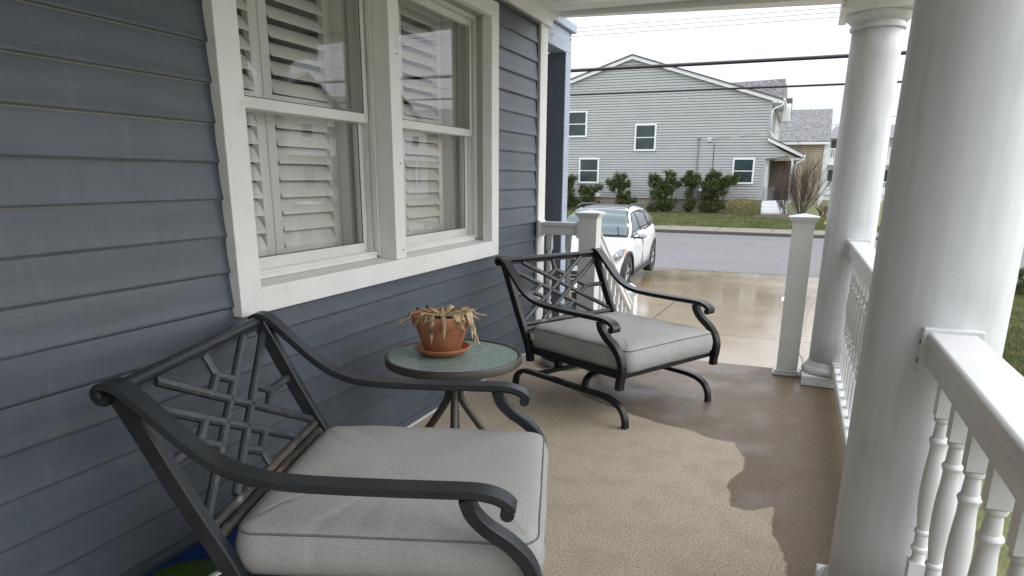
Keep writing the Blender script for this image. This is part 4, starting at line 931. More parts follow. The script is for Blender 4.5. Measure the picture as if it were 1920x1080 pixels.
fo.build('foliage', M['shrub_yellow'], t)
# bare shrubs
bare_shrub(-.72, 41.2, -.77, 2.1, 6, -.25, .022, 'small bare many-stemmed tree in the mulch bed left of the porch post', M['bark'], 21, .6, 4, 'tree', .7)
bare_shrub(.14, 41.6, -.76, 2.9, 26, .0, .018, 'big rounded bare bush of dark twigs behind the newel post cap', M['bark'], 22, .38, 4, 'bush', .75)
bare_shrub(1.25, 41.9, -.76, .9, 9, 0, .02, 'low bare reddish shrub near the yellow hydrant', M['bark_red'], 23, .6, 3)
# mulch mound
mm = MB(); mm.lathe([(lawn_z(39.5)-.05, 1.9), (lawn_z(39.5)+.06, 1.5), (lawn_z(39.5)+.16, .8), (lawn_z(39.5)+.2, .1)], 0, 0, 28)
mm.v = [(x*1.0-.7, y*.55+39.9, z+.04*math.sin(x*5)*math.cos(y*6)) for x, y, z in mm.v]
o = mm.build('mulch_mound', M['mulch'], smooth=True); tag(o, kind='structure')
mb_ = struct('mulch_bed', MB().box(-20, -1.95, 40.95, 42.45, -.85, -.735), M['mulch'])
# twig shrub between newel and column
bare_shrub(.17, 5.35, -.74, 1.05, 5, .0, .006, 'thin bare twigs showing between the newel post and the round column', M['bark_red'], 31, .6, 3, width=.5)
# hedge + bench at far right
juniper(5.3, 16.6, hz(16.6), [(-.5, .3, .6, .35), (.3, .35, .6, .35), (-.1, .7, .5, .3), (.9, .4, .5, .3), (-.9, .25, .4, .25)], 'dark green hedge seen right of the big column', 17, group=None, leaf=.07, limbs=False, name='hedge')
t = thing('garden_bench', (5.9, 17.55, hz(17.55)), 'black metal bench by the street seen right of the big column', 'bench')
zb = hz(17.55)
for x in (5.35, 6.45):
    for y in (17.3, 17.75): MB().box(x, x+.05, y, y+.05, zb, zb+(.48 if y < 17.5 else .95)).build('leg', M['plastic'], t)
for k in range(3): MB().box(5.3, 6.55, 17.3+k*.15, 17.4+k*.15, zb+.481, zb+.51).build('seat_slat', M['plastic'], t)
for k in range(3): MB().box(5.3, 6.55, 17.801, 17.83, zb+.6+k*.13, zb+.67+k*.13).build('back_slat', M['plastic'], t)
# hydrant
hy = (1.07, 29.9)
hx_, hyy = 1.24, 31.6; hz0 = -.985
t = thing('fire_hydrant', (hx_, hyy, hz0), 'yellow fire hydrant at the kerb beside the round column', 'hydrant')
MB().lathe([(hz0, .17), (hz0+.03, .17), (hz0+.035, .11), (hz0+.5, .11), (hz0+.52, .15), (hz0+.55, .15), (hz0+.56, .12), (hz0+.64, .10), (hz0+.70, .04), (hz0+.74, .03)], hx_, hyy, 20).build('barrel', M['hydrant'], t, autos=40)
for s in (-1, 1): MB().tube([(hx_+s*.10, hyy, hz0+.42), (hx_+s*.19, hyy, hz0+.42)], .055, 12).build('nozzle', M['hydrant'], t)
MB().tube([(hx_, hyy-.1, hz0+.38), (hx_, hyy-.2, hz0+.38)], .07, 12).build('nozzle', M['hydrant'], t)

# ------------------------------------------------------------------ houses across the street
def clap(y, x0f, x1f, z0, z1, step=.152, lip=.03, dirn='y'):
    b = MB(); z = z0
    while z < z1-.005:
        zt_ = min(z+step, z1); a0, a1 = x0f(z), x1f(z); c0_, c1_ = x0f(zt_), x1f(zt_)
        if a1-a0 > .02 and c1_ >= c0_:
            def P(u, off, zz): return (u, y-off, zz) if dirn == 'y' else (y+off, u, zz)
            k_ = .030 if lip > 0 else 0; sg = 1 if lip > 0 else -1
            i = len(b.v); b.v += [P(a0, lip, z), P(a1, lip, z), P(c1_, lip*.55, zt_-k_), P(c0_, lip*.55, zt_-k_), P(a0, -.07*sg, z), P(a1, -.07*sg, z), P(c0_, -.07*sg, zt_-k_), P(c1_, -.07*sg, zt_-k_)]; b.f += [(i, i+1, i+2, i+3), (i, i+4, i+5, i+1), (i+3, i+2, i+7, i+6)]
        z = zt_
    return b
def far_window(root, x0, x1, z0, z1, yy, blind=.35, bottom_dark=False, fr=.10):
    w_ = bpy.data.objects.new('window', None); COL.objects.link(w_); w_.parent = root; WPOS[w_.name] = WPOS[root.name]
    b = MB(); b.box(x0, x0+fr, yy-.06, yy, z0, z1); b.box(x1-fr, x1, yy-.06, yy, z0, z1); b.box(x0+fr, x1-fr, yy-.06, yy, z1-fr, z1); b.box(x0+fr, x1-fr, yy-.06, yy, z0, z0+fr)
    b.build('frame', M['far_white'], w_, bevel=.008)
    zm = (z0+z1)/2
    MB().box(x0+fr, x1-fr, yy-.05, yy-.02, zm-.025, zm+.025).build('meeting_rail', M['far_white'], w_)
    MB().box(x0+fr, x1-fr, yy-.045, yy-.038, zm+.026, z1-fr).build('pane', M['far_glass'], w_); MB().box(x0+fr, x1-fr, yy-.03, yy-.022, z0+fr, zm-.026).build('pane', M['far_glass'], w_)
    return w_
HY = 42.5
gh = thing('gabled_house', (-9.9, HY, -.75), 'two storey sage grey clapboard house with white trimmed gable across the street', 'house')
PK = (-9.93, 8.0); sl = .3195
def xl(z): return max(-18.0, PK[0]-(PK[1]-z)/sl) if z > 5.3 else -18.0
def xr(z):
    if z > 5.45: return min(-1.97, PK[0]+(PK[1]-z)/sl)
    if z > 3.30: return -1.97
    if z > 2.30: return -1.97+(3.30-z)*1.27
    return -2.02
clap(HY, xl, xr, .02, 7.98).build('siding', M['house_grey'], gh, kind='stuff')
MB().prism([(-18, .0), (-2.02, .0), (-2.02, 2.29), (-.70, 2.29), (-.70, 2.33), (-1.97, 3.30), (-1.97, 5.43), PK, (-18, 5.43)], 'y', HY+.071, HY+.25).build('gable_wall', M['house_grey'], gh)
MB().box(-18, -2.02, HY+.02, HY+.25, -.85, .0).build('foundation', M['foundation'], gh)
MB().box(-2.25, -1.975, HY+.25, HY+15, 3.2, 5.42).build('side_wall', M['house_grey'], gh); MB().box(-2.25, -2.03, HY+.25, HY+15, -.85, 3.2).build('side_wall', M['house_grey'], gh)
MB().box(-2.12, -2.005, HY-.03, HY+.0, .0, 2.28).build('corner_trim', M['house_grey'], gh); MB().box(-2.07, -1.955, HY-.03, HY+.0, 3.33, 5.35).build('corner_trim', M['house_grey'], gh)
# rake boards (right, left), roof slabs
def slope_board(xa, za, xb, zb, h, y0, y1, name, m, root, dz=0):
    MB().add([(xa, y0, za+dz), (xb, y0, zb+dz), (xb, y0, zb+dz+h), (xa, y0, za+dz+h), (xa, y1, za+dz), (xb, y1, zb+dz), (xb, y1, zb+dz+h), (xa, y1, za+dz+h)], [(0, 1, 2, 3), (4, 7, 6, 5), (0, 4, 5, 1), (1, 5, 6, 2), (2, 6, 7, 3), (3, 7, 4, 0)]).build(name, m, root)
slope_board(-9.93, 7.92, -1.45, 7.92-8.48*sl, .20, HY-.16, HY-.02, 'rake_board', M['far_white'], gh)
slope_board(-9.93, 7.92, -18.5, 7.92-8.57*sl, .20, HY-.16, HY-.02, 'rake_board', M['far_white'], gh)
slope_board(-9.93, 8.125, -1.40, 8.125-8.53*sl, .06, HY-.22, HY+15, 'roof', M['shingle_dark'], gh)
slope_board(-9.93, 8.125, -18.6, 8.125-8.67*sl, .06, HY-.22, HY+15, 'roof', M['shingle_dark'], gh)
MB().box(-1.96, -1.40, HY-.15, HY+15, 5.26, 5.36).build('eave', M['far_white'], gh, bevel=.02); MB().box(-1.44, -1.30, HY-.16, HY+15, 5.362, 5.48).build('eave_gutter', M['far_white'], gh, bevel=.03)
MB().tube([(-1.37, HY-.05, 5.3), (-1.42, HY-.05, 5.15), (-1.80, HY-.05, 4.98), (-1.92, HY-.05, 4.85), (-1.93, HY-.05, 3.4)], .045, 8).build('downspout', M['far_white'], gh, smooth=True)
MB().tube([(-10.9, HY+1.5, 7.9), (-10.9, HY+1.5, 8.25)], .12, 10).build('roof_vent', M['grey_box'], gh)
# bank of side windows on the upper floor
for k in range(4):
    y0 = HY+1.0+k*1.3
    MB().box(-1.974, -1.93, y0, y0+1.1, 3.75, 5.05).build('side_window', M['far_white'], gh); MB().box(-1.929, -1.925, y0+.1, y0+1.0, 3.85, 4.95).build('side_pane', M['far_glass'], gh)
# raised roof block behind
MB().add([(-4.7, 48, 5.3), (-1.55, 48, 5.3), (-1.55, 58, 5.3), (-4.7, 58, 5.3), (-7.2, 49.5, 7.18), (-1.65, 49.5, 7.38), (-1.65, 56, 7.38), (-7.2, 56, 7.18)], [(0, 3, 2, 1), (4, 5, 6, 7), (0, 1, 5, 4), (1, 2, 6, 5), (2, 3, 7, 6), (3, 0, 4, 7)]).build('rear_roof', M['shingle'], gh)
MB().box(-1.52, -1.05, 46.6, 48.2, 5.0, 5.9).build('dormer_cheek', M['shingle_dark'], gh); MB().box(-1.50, -1.06, 46.2, 46.59, 4.55, 5.55).build('dormer_trim', M['far_white'], gh)
# porch wing
slope_board(-2.0, 3.26, -.10, 2.36, .20, HY-.16, HY-.02, 'rake_board', M['far_white'], gh)
slope_board(-2.0, 3.465, -.02, 2.525, .05, HY-.2, HY+15, 'roof', M['shingle_dark'], gh)
MB().box(-.70, -.12, HY-.02, HY+15, 2.24, 2.34).build('eave', M['far_white'], gh); MB().box(-.08, .03, HY-.18, HY+15, 2.36, 2.50).build('eave_gutter', M['far_white'], gh, bevel=.02)
MB().tube([(-.02, HY-.08, 2.36), (-.10, HY-.08, 2.2), (-.38, HY-.08, 2.05), (-.42, HY-.08, 1.9), (-.42, HY-.08, -.5)], .04, 8).build('downspout', M['far_white'], gh, smooth=True)
MB().box(-.66, -.52, HY, HY+.14, .0, 2.24).build('porch_post', M['far_white'], gh)
MB().box(-2.0, -.5, HY, HY+6, -.15, -.02).build('porch_deck', M['far_white'], gh)
MB().box(-2.02, -1.86, HY+.26, HY+.4, 0, 2.24).build('door_casing', M['far_white'], gh)
MB().box(-1.85, -.45, HY+2.2, HY+2.3, -.02, 2.24).build('porch_back_wall', M['door_brown'], gh)
MB().box(-1.6, -1.2, HY+1.2, HY+1.6, .0, .55).build('porch_chair', M['far_dark'], gh)
for k in range(7): MB().box(-2.0+k*.09, -1.97+k*.09, HY-.02, HY+.02, .0, .75).build('porch_baluster', M['grey_box'], gh)
for k in range(4): MB().box(-2.0, -.62, HY-.25*(k+1), HY-.25*k-.003, -.80, -.10-.16*k).build('porch_step', M['far_white'], gh, bevel=.01)
far_window(gh, -13.86, -12.56, 3.60, 5.15, HY-.02); far_window(gh, -9.58, -8.28, 2.76, 4.31, HY-.02); far_window(gh, -13.0, -11.70, .85, 2.38, HY-.02); far_window(gh, -3.79, -2.58, .90, 2.35, HY-.02)
# service mast, meters, vent box
MB().tube([(-5.77, HY-.06, 3.42), (-5.77, HY-.06, .5)], .035, 8).build('conduit', M['grey_box'], gh); MB().tube([(-4.9, HY-.03, 3.15), (-4.88, HY-.03, .4)], .018, 6).build('conduit', M['wire'], gh)
MB().box(-5.28, -5.08, HY-.12, HY-.02, 3.27, 3.47).build('junction_box', M['far_white'], gh, bevel=.01); MB().box(-5.21, -5.15, HY-.13, HY-.121, 3.34, 3.40).build('junction_hole', M['far_dark'], gh)
MB().box(-5.85, -5.70, HY-.12, HY-.02, 3.40, 3.52).build('mast_head', M['grey_box'], gh, bevel=.02)
for x in (-6.02, -5.50):
    MB().box(x-.16, x+.2, HY-.10, HY-.02, .15, .75).build('meter_box', M['grey_box'], gh)
    q = MB().lathe([(0, .10), (.08, .10), (.10, .06)], 0, 0, 16); q.v = [(x+.02+a, HY-.10-c, .52+b_) for a, b_, c in q.v]; q.build('meter_dial', M['far_white'], gh)
MB().box(-11.83, -11.55, HY-.06, HY-.02, .05, .28).build('vent_cover', M['far_white'], gh)
# tan house
YT = 60
th = thing('tan_house', (0, YT, -.7), 'tan clapboard house with grey shingle roof beyond the sage grey house', 'house')
clap(YT, lambda z: -6.0, lambda z: 1.55, -.2, 3.86).build('siding', M['house_tan'], th, kind='stuff')
MB().box(-6, 1.6, YT+.071, YT+12, -.9, 3.86).build('wall', M['house_tan'], th)
MB().box(1.32, 1.62, YT-.06, YT-.001, -.9, 3.84).build('corner_trim', M['far_white'], th)
MB().add([(-6, YT-.35, 3.9), (1.7, YT-.35, 3.9), (1.7, YT+3.6, 6.55), (-6, YT+3.6, 6.55), (-6, YT-.35, 4.05), (1.7, YT-.35, 4.05), (1.7, YT+3.6, 6.7), (-6, YT+3.6, 6.7)], [(0, 3, 2, 1), (4, 5, 6, 7), (0, 1, 5, 4), (1, 2, 6, 5), (2, 3, 7, 6), (3, 0, 4, 7)]).build('roof', M['shingle'], th)
MB().add([(-6, YT+3.6, 6.7), (1.7, YT+3.6, 6.7), (1.7, YT+8, 3.9), (-6, YT+8, 3.9)], [(0, 1, 2, 3)]).build('roof', M['shingle'], th)
MB().box(-6, 1.68, YT-.40, YT-.352, 3.80, 3.98).build('gutter', M['far_white'], th)
# white balcony house
YH = 75
wh = thing('balcony_house', (3.5, YH, -.7), 'white two storey house with railed balconies at the right end of the row', 'house')
MB().box(1.9, 9.0, YH+1.5, YH+12, -.9, 5.0).build('wall', M['house_white'], wh)
MB().add([(1.6, YH, 5.0), (9.4, YH, 5.0), (9.4, YH+12, 5.0), (1.6, YH+12, 5.0), (2.6, YH+4, 6.4), (8.4, YH+4, 6.4), (8.4, YH+8, 6.4), (2.6, YH+8, 6.4)], [(0, 3, 2, 1), (4, 5, 6, 7), (0, 1, 5, 4), (1, 2, 6, 5), (2, 3, 7, 6), (3, 0, 4, 7)]).build('roof', M['shingle'], wh)
for z in (3.0, -.05):
    MB().box(1.9, 9, YH, YH+1.49, z-.45 if z > 1 else z-.2, z).build('balcony_deck', M['house_white'], wh)
    MB().box(1.9, 9, YH, YH+.08, z+1.0, z+1.09).build('balcony_rail', M['far_white'], wh)
    for k in range(34): MB().box(1.95+k*.16, 2.02+k*.16, YH+.02, YH+.06, z+.001, z+.999).build('baluster', M['far_white'], wh)
for x in (1.9, 4.2, 6.5, 8.8): MB().box(x, x+.18, YH-.001, YH+.18, -.9, 5.0).build('balcony_post', M['far_white'], wh)
for x, z in ((2.3, .5), (2.3, 3.3), (4.7, .5), (4.7, 3.3), (6.8, .5)): MB().box(x, x+1.5, YH+1.46, YH+1.499, z, z+1.6).build('window', M['far_glass'], wh)
MB().box(1.9, 9, YH+.1, YH+.14, -1.4, -.25).build('deck_lattice', M['house_white'], wh)
# utility pole bits behind the tan house
t = thing('utility_pole', (2.55, 68, -.9), 'dark utility pole standing behind the tan house', 'pole')
MB().tube([(2.55, 68, -.9), (2.55, 68, 4.5)], .14, 10).build('pole_shaft', M['door_brown'], t)

# ------------------------------------------------------------------ cables
def cable(pts_, r, m, label, group, seg=6):
    n = 24; (x0, y0, z0), (x1, y1, z1), sag = pts_; P = []
    for i in range(n+1):
        u = i/n; P.append((x0+(x1-x0)*u, y0+(y1-y0)*u, z0+(z1-z0)*u-sag*4*u*(1-u)))
    o = MB().tube(P, r, seg).build('overhead_cable', m, smooth=True); return tag(o, label, 'cable', group)
b = MB()
cable(((-38, 17, 3.9), (32, 17, 3.95), .22), .038, M['wire'], 'thick black overhead cable crossing the gable of the sage house', 'overhead cables over the street')
cable(((-38, 17.1, 3.42), (32, 17.1, 3.47), .28), .024, M['wire'], 'thinner black overhead cable crossing below the thick one', 'overhead cables over the street')
for k, z in enumerate((7.75, 7.58, 7.40)):
    cable(((-40, 32, z), (40, 32, z+.25), .15), .012, M['wire_thin'], ['faint thin cable high in the sky, topmost of three', 'faint thin cable high in the sky, middle of three', 'faint thin cable high in the sky, lowest of three'][k], 'faint high cables')
cable(((-30, 20, 4.35), (30, 20, 4.45), .2), .006, M['wire_thin'], 'faint thin cable just under the thick black cable', None)
cable(((-5.15, HY-.12, 3.37), (22, 34, 7.2), .5), .016, M['wire_thin'], 'service cable from the white box on the sage house up to the right', None)

# ------------------------------------------------------------------ white suv
CX, CY, CZ = -4.08, 15.44, -1.05
car = thing('parked_car', (0, 0, 0), 'white suv parked on the wet driveway facing the porch', 'car')
def lerp(tab, f):
    tab = sorted(tab)
    if f <= tab[0][0]: return tab[0][1]
    for (a, va), (b_, vb) in zip(tab, tab[1:]):
        if f <= b_: t_ = (f-a)/(b_-a); t_ = t_*t_*(3-2*t_); return va+(vb-va)*t_
    return tab[-1][1]
HW = [(-2.24, .62), (-2.1, .74), (-1.8, .86), (-1.3, .925), (0, .915), (1.2, .925), (1.6, .90), (1.9, .84), (2.1, .74), (2.24, .56)]
BELT = [(-2.24, .95), (-2.1, 1.08), (-1.6, 1.12), (-.5, 1.07), (.6, 1.03), (1.05, 1.02), (1.5, .985), (1.9, .92), (2.1, .86), (2.2, .78), (2.24, .70)]
BOT = [(-2.24, .45), (-2.05, .30), (-1.0, .25), (1.0, .25), (2.0, .24), (2.24, .32)]
def section(f):
    w_, bz, bt = lerp(HW, f), lerp(BELT, f), lerp(BOT, f)
    crown = .03 if f < 1.05 else .035
    return [(0, bt), (w_*.85, bt), (w_*.985, bt+.10), (w_*.99, bt+(bz-bt)*.35), (w_*1.0, bt+(bz-bt)*.62), (w_*.975, bt+(bz-bt)*.82), (w_*.93, bz-.02), (w_*.88, bz+.0), (w_*.6, bz+crown*.8), (0, bz+crown)]
def loft(fs, secf, mirror=True):
    b = MB(); rows = []
    for f in fs:
        s = secf(f); rows.append([(f, y, z) for y, z in s]+[(f, -y, z) for y, z in s[-2:0:-1]])
    n = len(rows[0]); b.v = [p for r in rows for p in r]
    b.f = [(i*n+j, i*n+(j+1) % n, (i+1)*n+(j+1) % n, (i+1)*n+j) for i in range(len(rows)-1) for j in range(n)]+[tuple(range(n)), tuple((len(rows)-1)*n+j for j in range(n))[::-1]]
    return b
fs = [-2.24, -2.2, -2.1, -1.95, -1.75, -1.5, -1.2, -.8, -.4, 0, .4, .8, 1.05, 1.25, 1.5, 1.7, 1.85, 1.98, 2.08, 2.16, 2.21, 2.24]
body = loft(fs, section).build('body', M['paint'], car, local=True, autos=50)
# wheel arches cut with cylinders
for f in (-1.34, 1.34):
    c_ = MB(); c_.lathe([(-1.2, .41), (1.2, .41)], 0, 0, 40); c_.v = [(f+x, z, .36+y) for x, y, z in c_.v]
    cu = c_.build('cutter', M['plastic']); md = body.modifiers.new('cut', 'BOOLEAN'); md.object = cu; md.operation = 'DIFFERENCE'; md.solver = 'EXACT'
bpy.context.view_layer.update(); dg = bpy.context.evaluated_depsgraph_get(); nm = bpy.data.meshes.new_from_object(body.evaluated_get(dg)); body.modifiers.clear(); body.data = nm
for o in [o for o in bpy.data.objects if o.name.startswith('cutter')]: bpy.data.objects.remove(o)
# underside / arch liners
MB().box(-1.9, 1.95, -.62, .62, .28, .75).build('chassis', M['plastic'], car, local=True)
# cabin
TOP = [(-2.08, 1.10), (-1.98, 1.24), (-1.82, 1.38), (-1.4, 1.52), (-1.0, 1.585), (-.6, 1.61), (0, 1.605), (.22, 1.57), (.45, 1.46), (.75, 1.26), (1.0, 1.08), (1.06, 1.04)]
CW = [(-2.08, .66), (-1.8, .54), (-1.0, .58), (0, .605), (.3, .62), (.7, .70), (1.06, .80)]
def cab(f):
    zt_, cw, bw = lerp(TOP, f), lerp(CW, f), lerp(HW, f)*.885; bz = lerp(BELT, f)-.01; tt = max(0, min(1, (zt_-bz)/.5)); cw = bw+(cw-bw)*tt
    return [(0, bz-.05), (bw, bz-.05), (bw, bz), (bw+(cw-bw)*.5+.012*tt, bz+(zt_-bz)*.55), (cw+.01*tt, bz+(zt_-bz)*.86), (cw-.05*tt, bz+(zt_-bz)*.965), (cw*.6, zt_-.002), (0, zt_+.006)]
cf = [-2.08, -2.04, -1.98, -1.9, -1.82, -1.6, -1.4, -1.0, -.6, -.2, 0, .12, .22, .34, .45, .6, .75, .9, 1.0, 1.06]
loft(cf, cab).build('cabin', M['paint'], car, local=True, autos=50)
def side_pt(f, u, s, off=.012):
    sec = cab(f); a, m_, c = sec[2], sec[3], sec[4]
    if u < .6: k = u/.6; y, z = a[0]+(m_[0]-a[0])*k, a[1]+(m_[1]-a[1])*k
    else: k = (u-.6)/.4; y, z = m_[0]+(c[0]-m_[0])*k, m_[1]+(c[1]-m_[1])*k
    return (f, s*(y+off), z)
for s in (-1, 1):
    def patch(name, pts, m, off=.012):
        # pts: lower f0,f1 upper g0,g1 -> grid patch on the cabin side
        (a0, a1), (b0, b1), (u0, u1) = pts; b = MB(); N1, N2 = 8, 5
        b.v = [side_pt((a0+(a1-a0)*i/N1)*(1-j/N2)+(b0+(b1-b0)*i/N1)*j/N2, u0+(u1-u0)*j/N2, s, off) for j in range(N2+1) for i in range(N1+1)]
        b.f = [(j*(N1+1)+i, j*(N1+1)+i+1, (j+1)*(N1+1)+i+1, (j+1)*(N1+1)+i) for j in range(N2) for i in range(N1)]
        o = b.build(name, m, car, local=True, smooth=True); md = o.modifiers.new('s', 'SOLIDIFY'); md.thickness = .006
        return o
    patch('window_surround', ((-1.72, .86), (-1.42, .16), (.03, .97)), M['plastic'], .008)
    patch('front_side_glass', ((-.12, .72), (-.08, .15), (.10, .92)), M['windshield'], .014)
    patch('rear_side_glass', ((-1.0, -.20), (-1.0, -.16), (.10, .92)), M['car_glass'], .014)
    patch('quarter_glass', ((-1.56, -1.08), (-1.36, -1.08), (.18, .90)), M['car_glass'], .014)
    MB().tube([(-1.5, s*.545, 1.50), (-1.35, s*.555, 1.59), (-.2, s*.58, 1.665), (.05, s*.585, 1.645), (.15, s*.585, 1.60)], .018, 8).build('roof_rail', M['plastic'], car, local=True, smooth=True)
    # mirror
    mi = MB().lathe([(0, .02), (.03, .075), (.09, .10), (.16, .10), (.20, .06), (.21, .01)], 0, 0, 16); mi.v = [(.60+y*.9, s*(.90+z*1.15), 1.10+x*.95) for x, y, z in mi.v]
    mr = mi.build('mirror', M['paint'], car, local=True, smooth=True)
    MB().box(.57, .67, *(sorted((s*.80, s*1.05))), 1.005, 1.035).build('mirror_arm', M['plastic'], mr, local=True)
    # arches and sill cladding
    for f in (-1.34, 1.34):
        b = MB(); vs_ = []
        for k in range(21):
            a = math.pi*k/20*1.14-.22
            for r, yy in ((.405, .905), (.405, .945), (.455, .945), (.465, .915)): vs_.append((f+r*math.cos(a), s*(yy+(lerp(HW, f+r*math.cos(a))-.925)), .36+r*math.sin(a)))
        b.v = vs_; b.f = [(k*4+j, k*4+(j+1) % 4, (k+1)*4+(j+1) % 4, (k+1)*4+j) for k in range(20) for j in range(4)]+[(0, 1, 2, 3), (80, 83, 82, 81)]
        b.build('arch_trim', M['plastic'], car, local=True, autos=50)
        wn = 'wheel'
        wt = MB().lathe([(-.11, .20), (-.112, .30), (-.10, .345), (-.07, .36), (.07, .36), (.10, .345), (.112, .30), (.11, .20)], 0, 0, 40, cap=False); wt.v = [(f+x, s*(.80)+z, .36+y) for x, y, z in wt.v]
        w0 = bpy.data.objects.new('wheel', None); COL.objects.link(w0); w0.parent = car; WPOS[w0.name] = Vector((0, 0, 0))
        wt.build('tyre', M['rubber'], w0, local=True, autos=40)
        hb = MB().lathe([(-.09, .225), (.08, .225), (.092, .235), (.092, .20), (.03, .19), (.03, .0)], 0, 0, 30, cap=False); hb.v = [(f+x, s*(.80+z), .36+y) for x, y, z in hb.v]; hb.build('rim', M['alloy'], w0, local=True, autos=40)
        for k in range(5):
            a = 2*math.pi*k/5+.3
            for da in (-.13, .13):
                MB().sweep([(f+.03*math.cos(a), s*.882, .36+.03*math.sin(a)), (f+.20*math.cos(a+da), s*.885, .36+.20*math.sin(a+da))], rectp(.012, .016), Vector((0, 1, 0))).build('spoke', M['alloy'], w0, local=True)
        MB().lathe([(0, .04), (.01, .035)], 0, 0, 12).build('hub_cap', M['plastic'], w0, local=True)
        hc = COL.objects[-1]; hc.rotation_euler = (R_(-90)*s, 0, 0); hc.location = (f, s*.89, .36)
    MB().box(-.92, .92, *(sorted((s*.80, s*.93))), .24, .36).build('sill_cladding', M['plastic'], car, local=True, bevel=.02)
    MB().box(-.06, -.054, *(sorted((s*.9, s*.9165))), .38, 1.0).build('door_seam', M['plastic'], car, local=True)
    for f in (.02, -.98): MB().box(f-.14-.0, f+.02, *(sorted((s*.90, s*.94))), .93, .955).build('door_handle', M['paint'], car, local=True, bevel=.008)
    # headlight
    def hp(f, z, off): return (f, s*(lerp(HW, f)*.97+off), z)
    hl = MB(); A = [(1.56, .90), (1.80, .915), (2.00, .86), (2.13, .76), (2.10, .69), (1.95, .70), (1.78, .76)]
    ctr = [(1.85, .81)]
    def hl_pt(f, z, o): 
        o = o+.022 if o > 0 else o
        return (f+o*.8, s*(lerp(HW, f)*(.985 if z > .8 else 1.0)+o), z)
    pts = [hl_pt(f, z, .008) for f, z in A]; c0_ = hl_pt(1.86, .80, .035); back = [hl_pt(f-.02, z, -.06) for f, z in A]
    n = len(pts); hl.v = pts+[c0_]+back; hl.f = [(i, (i+1) % n, n) for i in range(n)]+[(i, (i+1) % n, n+1+(i+1) % n, n+1+i) for i in range(n)]
    h_ = hl.build('headlight', M['lamp'], car, local=True)
    am = MB(); AA = [(1.57, .892), (1.72, .90), (1.76, .83), (1.68, .80)]; am.v = [hl_pt(f, z, .020) for f, z in AA]+[hl_pt(f, z, -.03) for f, z in AA]; am.f = [(0, 1, 2, 3), (0, 4, 5, 1), (1, 5, 6, 2), (2, 6, 7, 3), (3, 7, 4, 0)]; am.build('turn_signal', M['amber'], h_, local=True)
    MB().lathe([(0, .055), (.02, .045)], 0, 0, 16).build('lamp_bulb', M['chrome'], h_, local=True); q = COL.objects[-1]; q.rotation_euler = (0, R_(90), 0); q.location = (2.02, s*.79, .79)
    # fog pocket
    MB().box(1.98, 2.20, *(sorted((s*.56, s*.80))), .42, .56).build('fog_pocket', M['plastic'], car, local=True, bevel=.03)
    # tail light
    MB().box(-2.12, -1.95, *(sorted((s*.60, s*.72))), .93, 1.03).build('tail_light', M['red'], car, local=True, bevel=.03)
# windscreen following the cabin front
def top_pt(f, k, off=.012):
    sec = cab(f); pr = sec[3:][::-1]; yy = abs(k)*sec[4][0]; z = pr[-1][1]
    for (ya, za), (yb, zb_) in zip(pr, pr[1:]):
        if ya <= yy <= yb: z = za+(zb_-za)*(yy-ya)/(yb-ya+1e-9); break
    return (f+off, yy*(1 if k >= 0 else -1), z+off)
for name, m, f0, f1, off, kk in (('windshield_surround', M['plastic'], .20, 1.03, .010, .99), ('windshield', M['windshield'], .25, .99, .020, .93)):
    b = MB(); N1, N2 = 28, 16; b.v = [top_pt(f0+(f1-f0)*j/N2, -kk+2*kk*i/N1, off) for j in range(N2+1) for i in range(N1+1)]; b.f = [(j*(N1+1)+i, j*(N1+1)+i+1, (j+1)*(N1+1)+i+1, (j+1)*(N1+1)+i) for j in range(N2) for i in range(N1)]
    o = b.build(name, m, car, local=True, smooth=True); md = o.modifiers.new('s', 'SOLIDIFY'); md.thickness = .004
b = MB(); N1, N2 = 8, 8; b.v = [top_pt(-1.2+1.32*j/N2, -.82+1.64*i/N1, .012) for j in range(N2+1) for i in range(N1+1)]; b.f = [(j*(N1+1)+i, j*(N1+1)+i+1, (j+1)*(N1+1)+i+1, (j+1)*(N1+1)+i) for j in range(N2) for i in range(N1)]
b.build('sunroof', M['car_glass'], car, local=True, smooth=True)
for (f0, y0, f1, y1) in ((.98, .55, .80, .48), (.97, .20, .62, -.30)):
    p0, p1 = top_pt(f0, y0/.75, .03), top_pt(f1, y1/.7, .035); MB().tube([p0, p1], .012, 6).build('wiper', M['plastic'], car, local=True)
# grille, bumper mouth, plate
MB().box(2.18, 2.262, -.50, .50, .62, .74).build('grille', M['plastic'], car, local=True, bevel=.02)
MB().box(2.15, 2.255, -.62, .62, .34, .50).build('lower_grille', M['plastic'], car, local=True, bevel=.02)
MB().box(2.256, 2.27, -.45, .45, .40, .425).build('grille_bar', M['chrome'], car, local=True)
car.rotation_euler = (0, R_(1.83), R_(-90)); car.location = (CX, CY, CZ+.003)

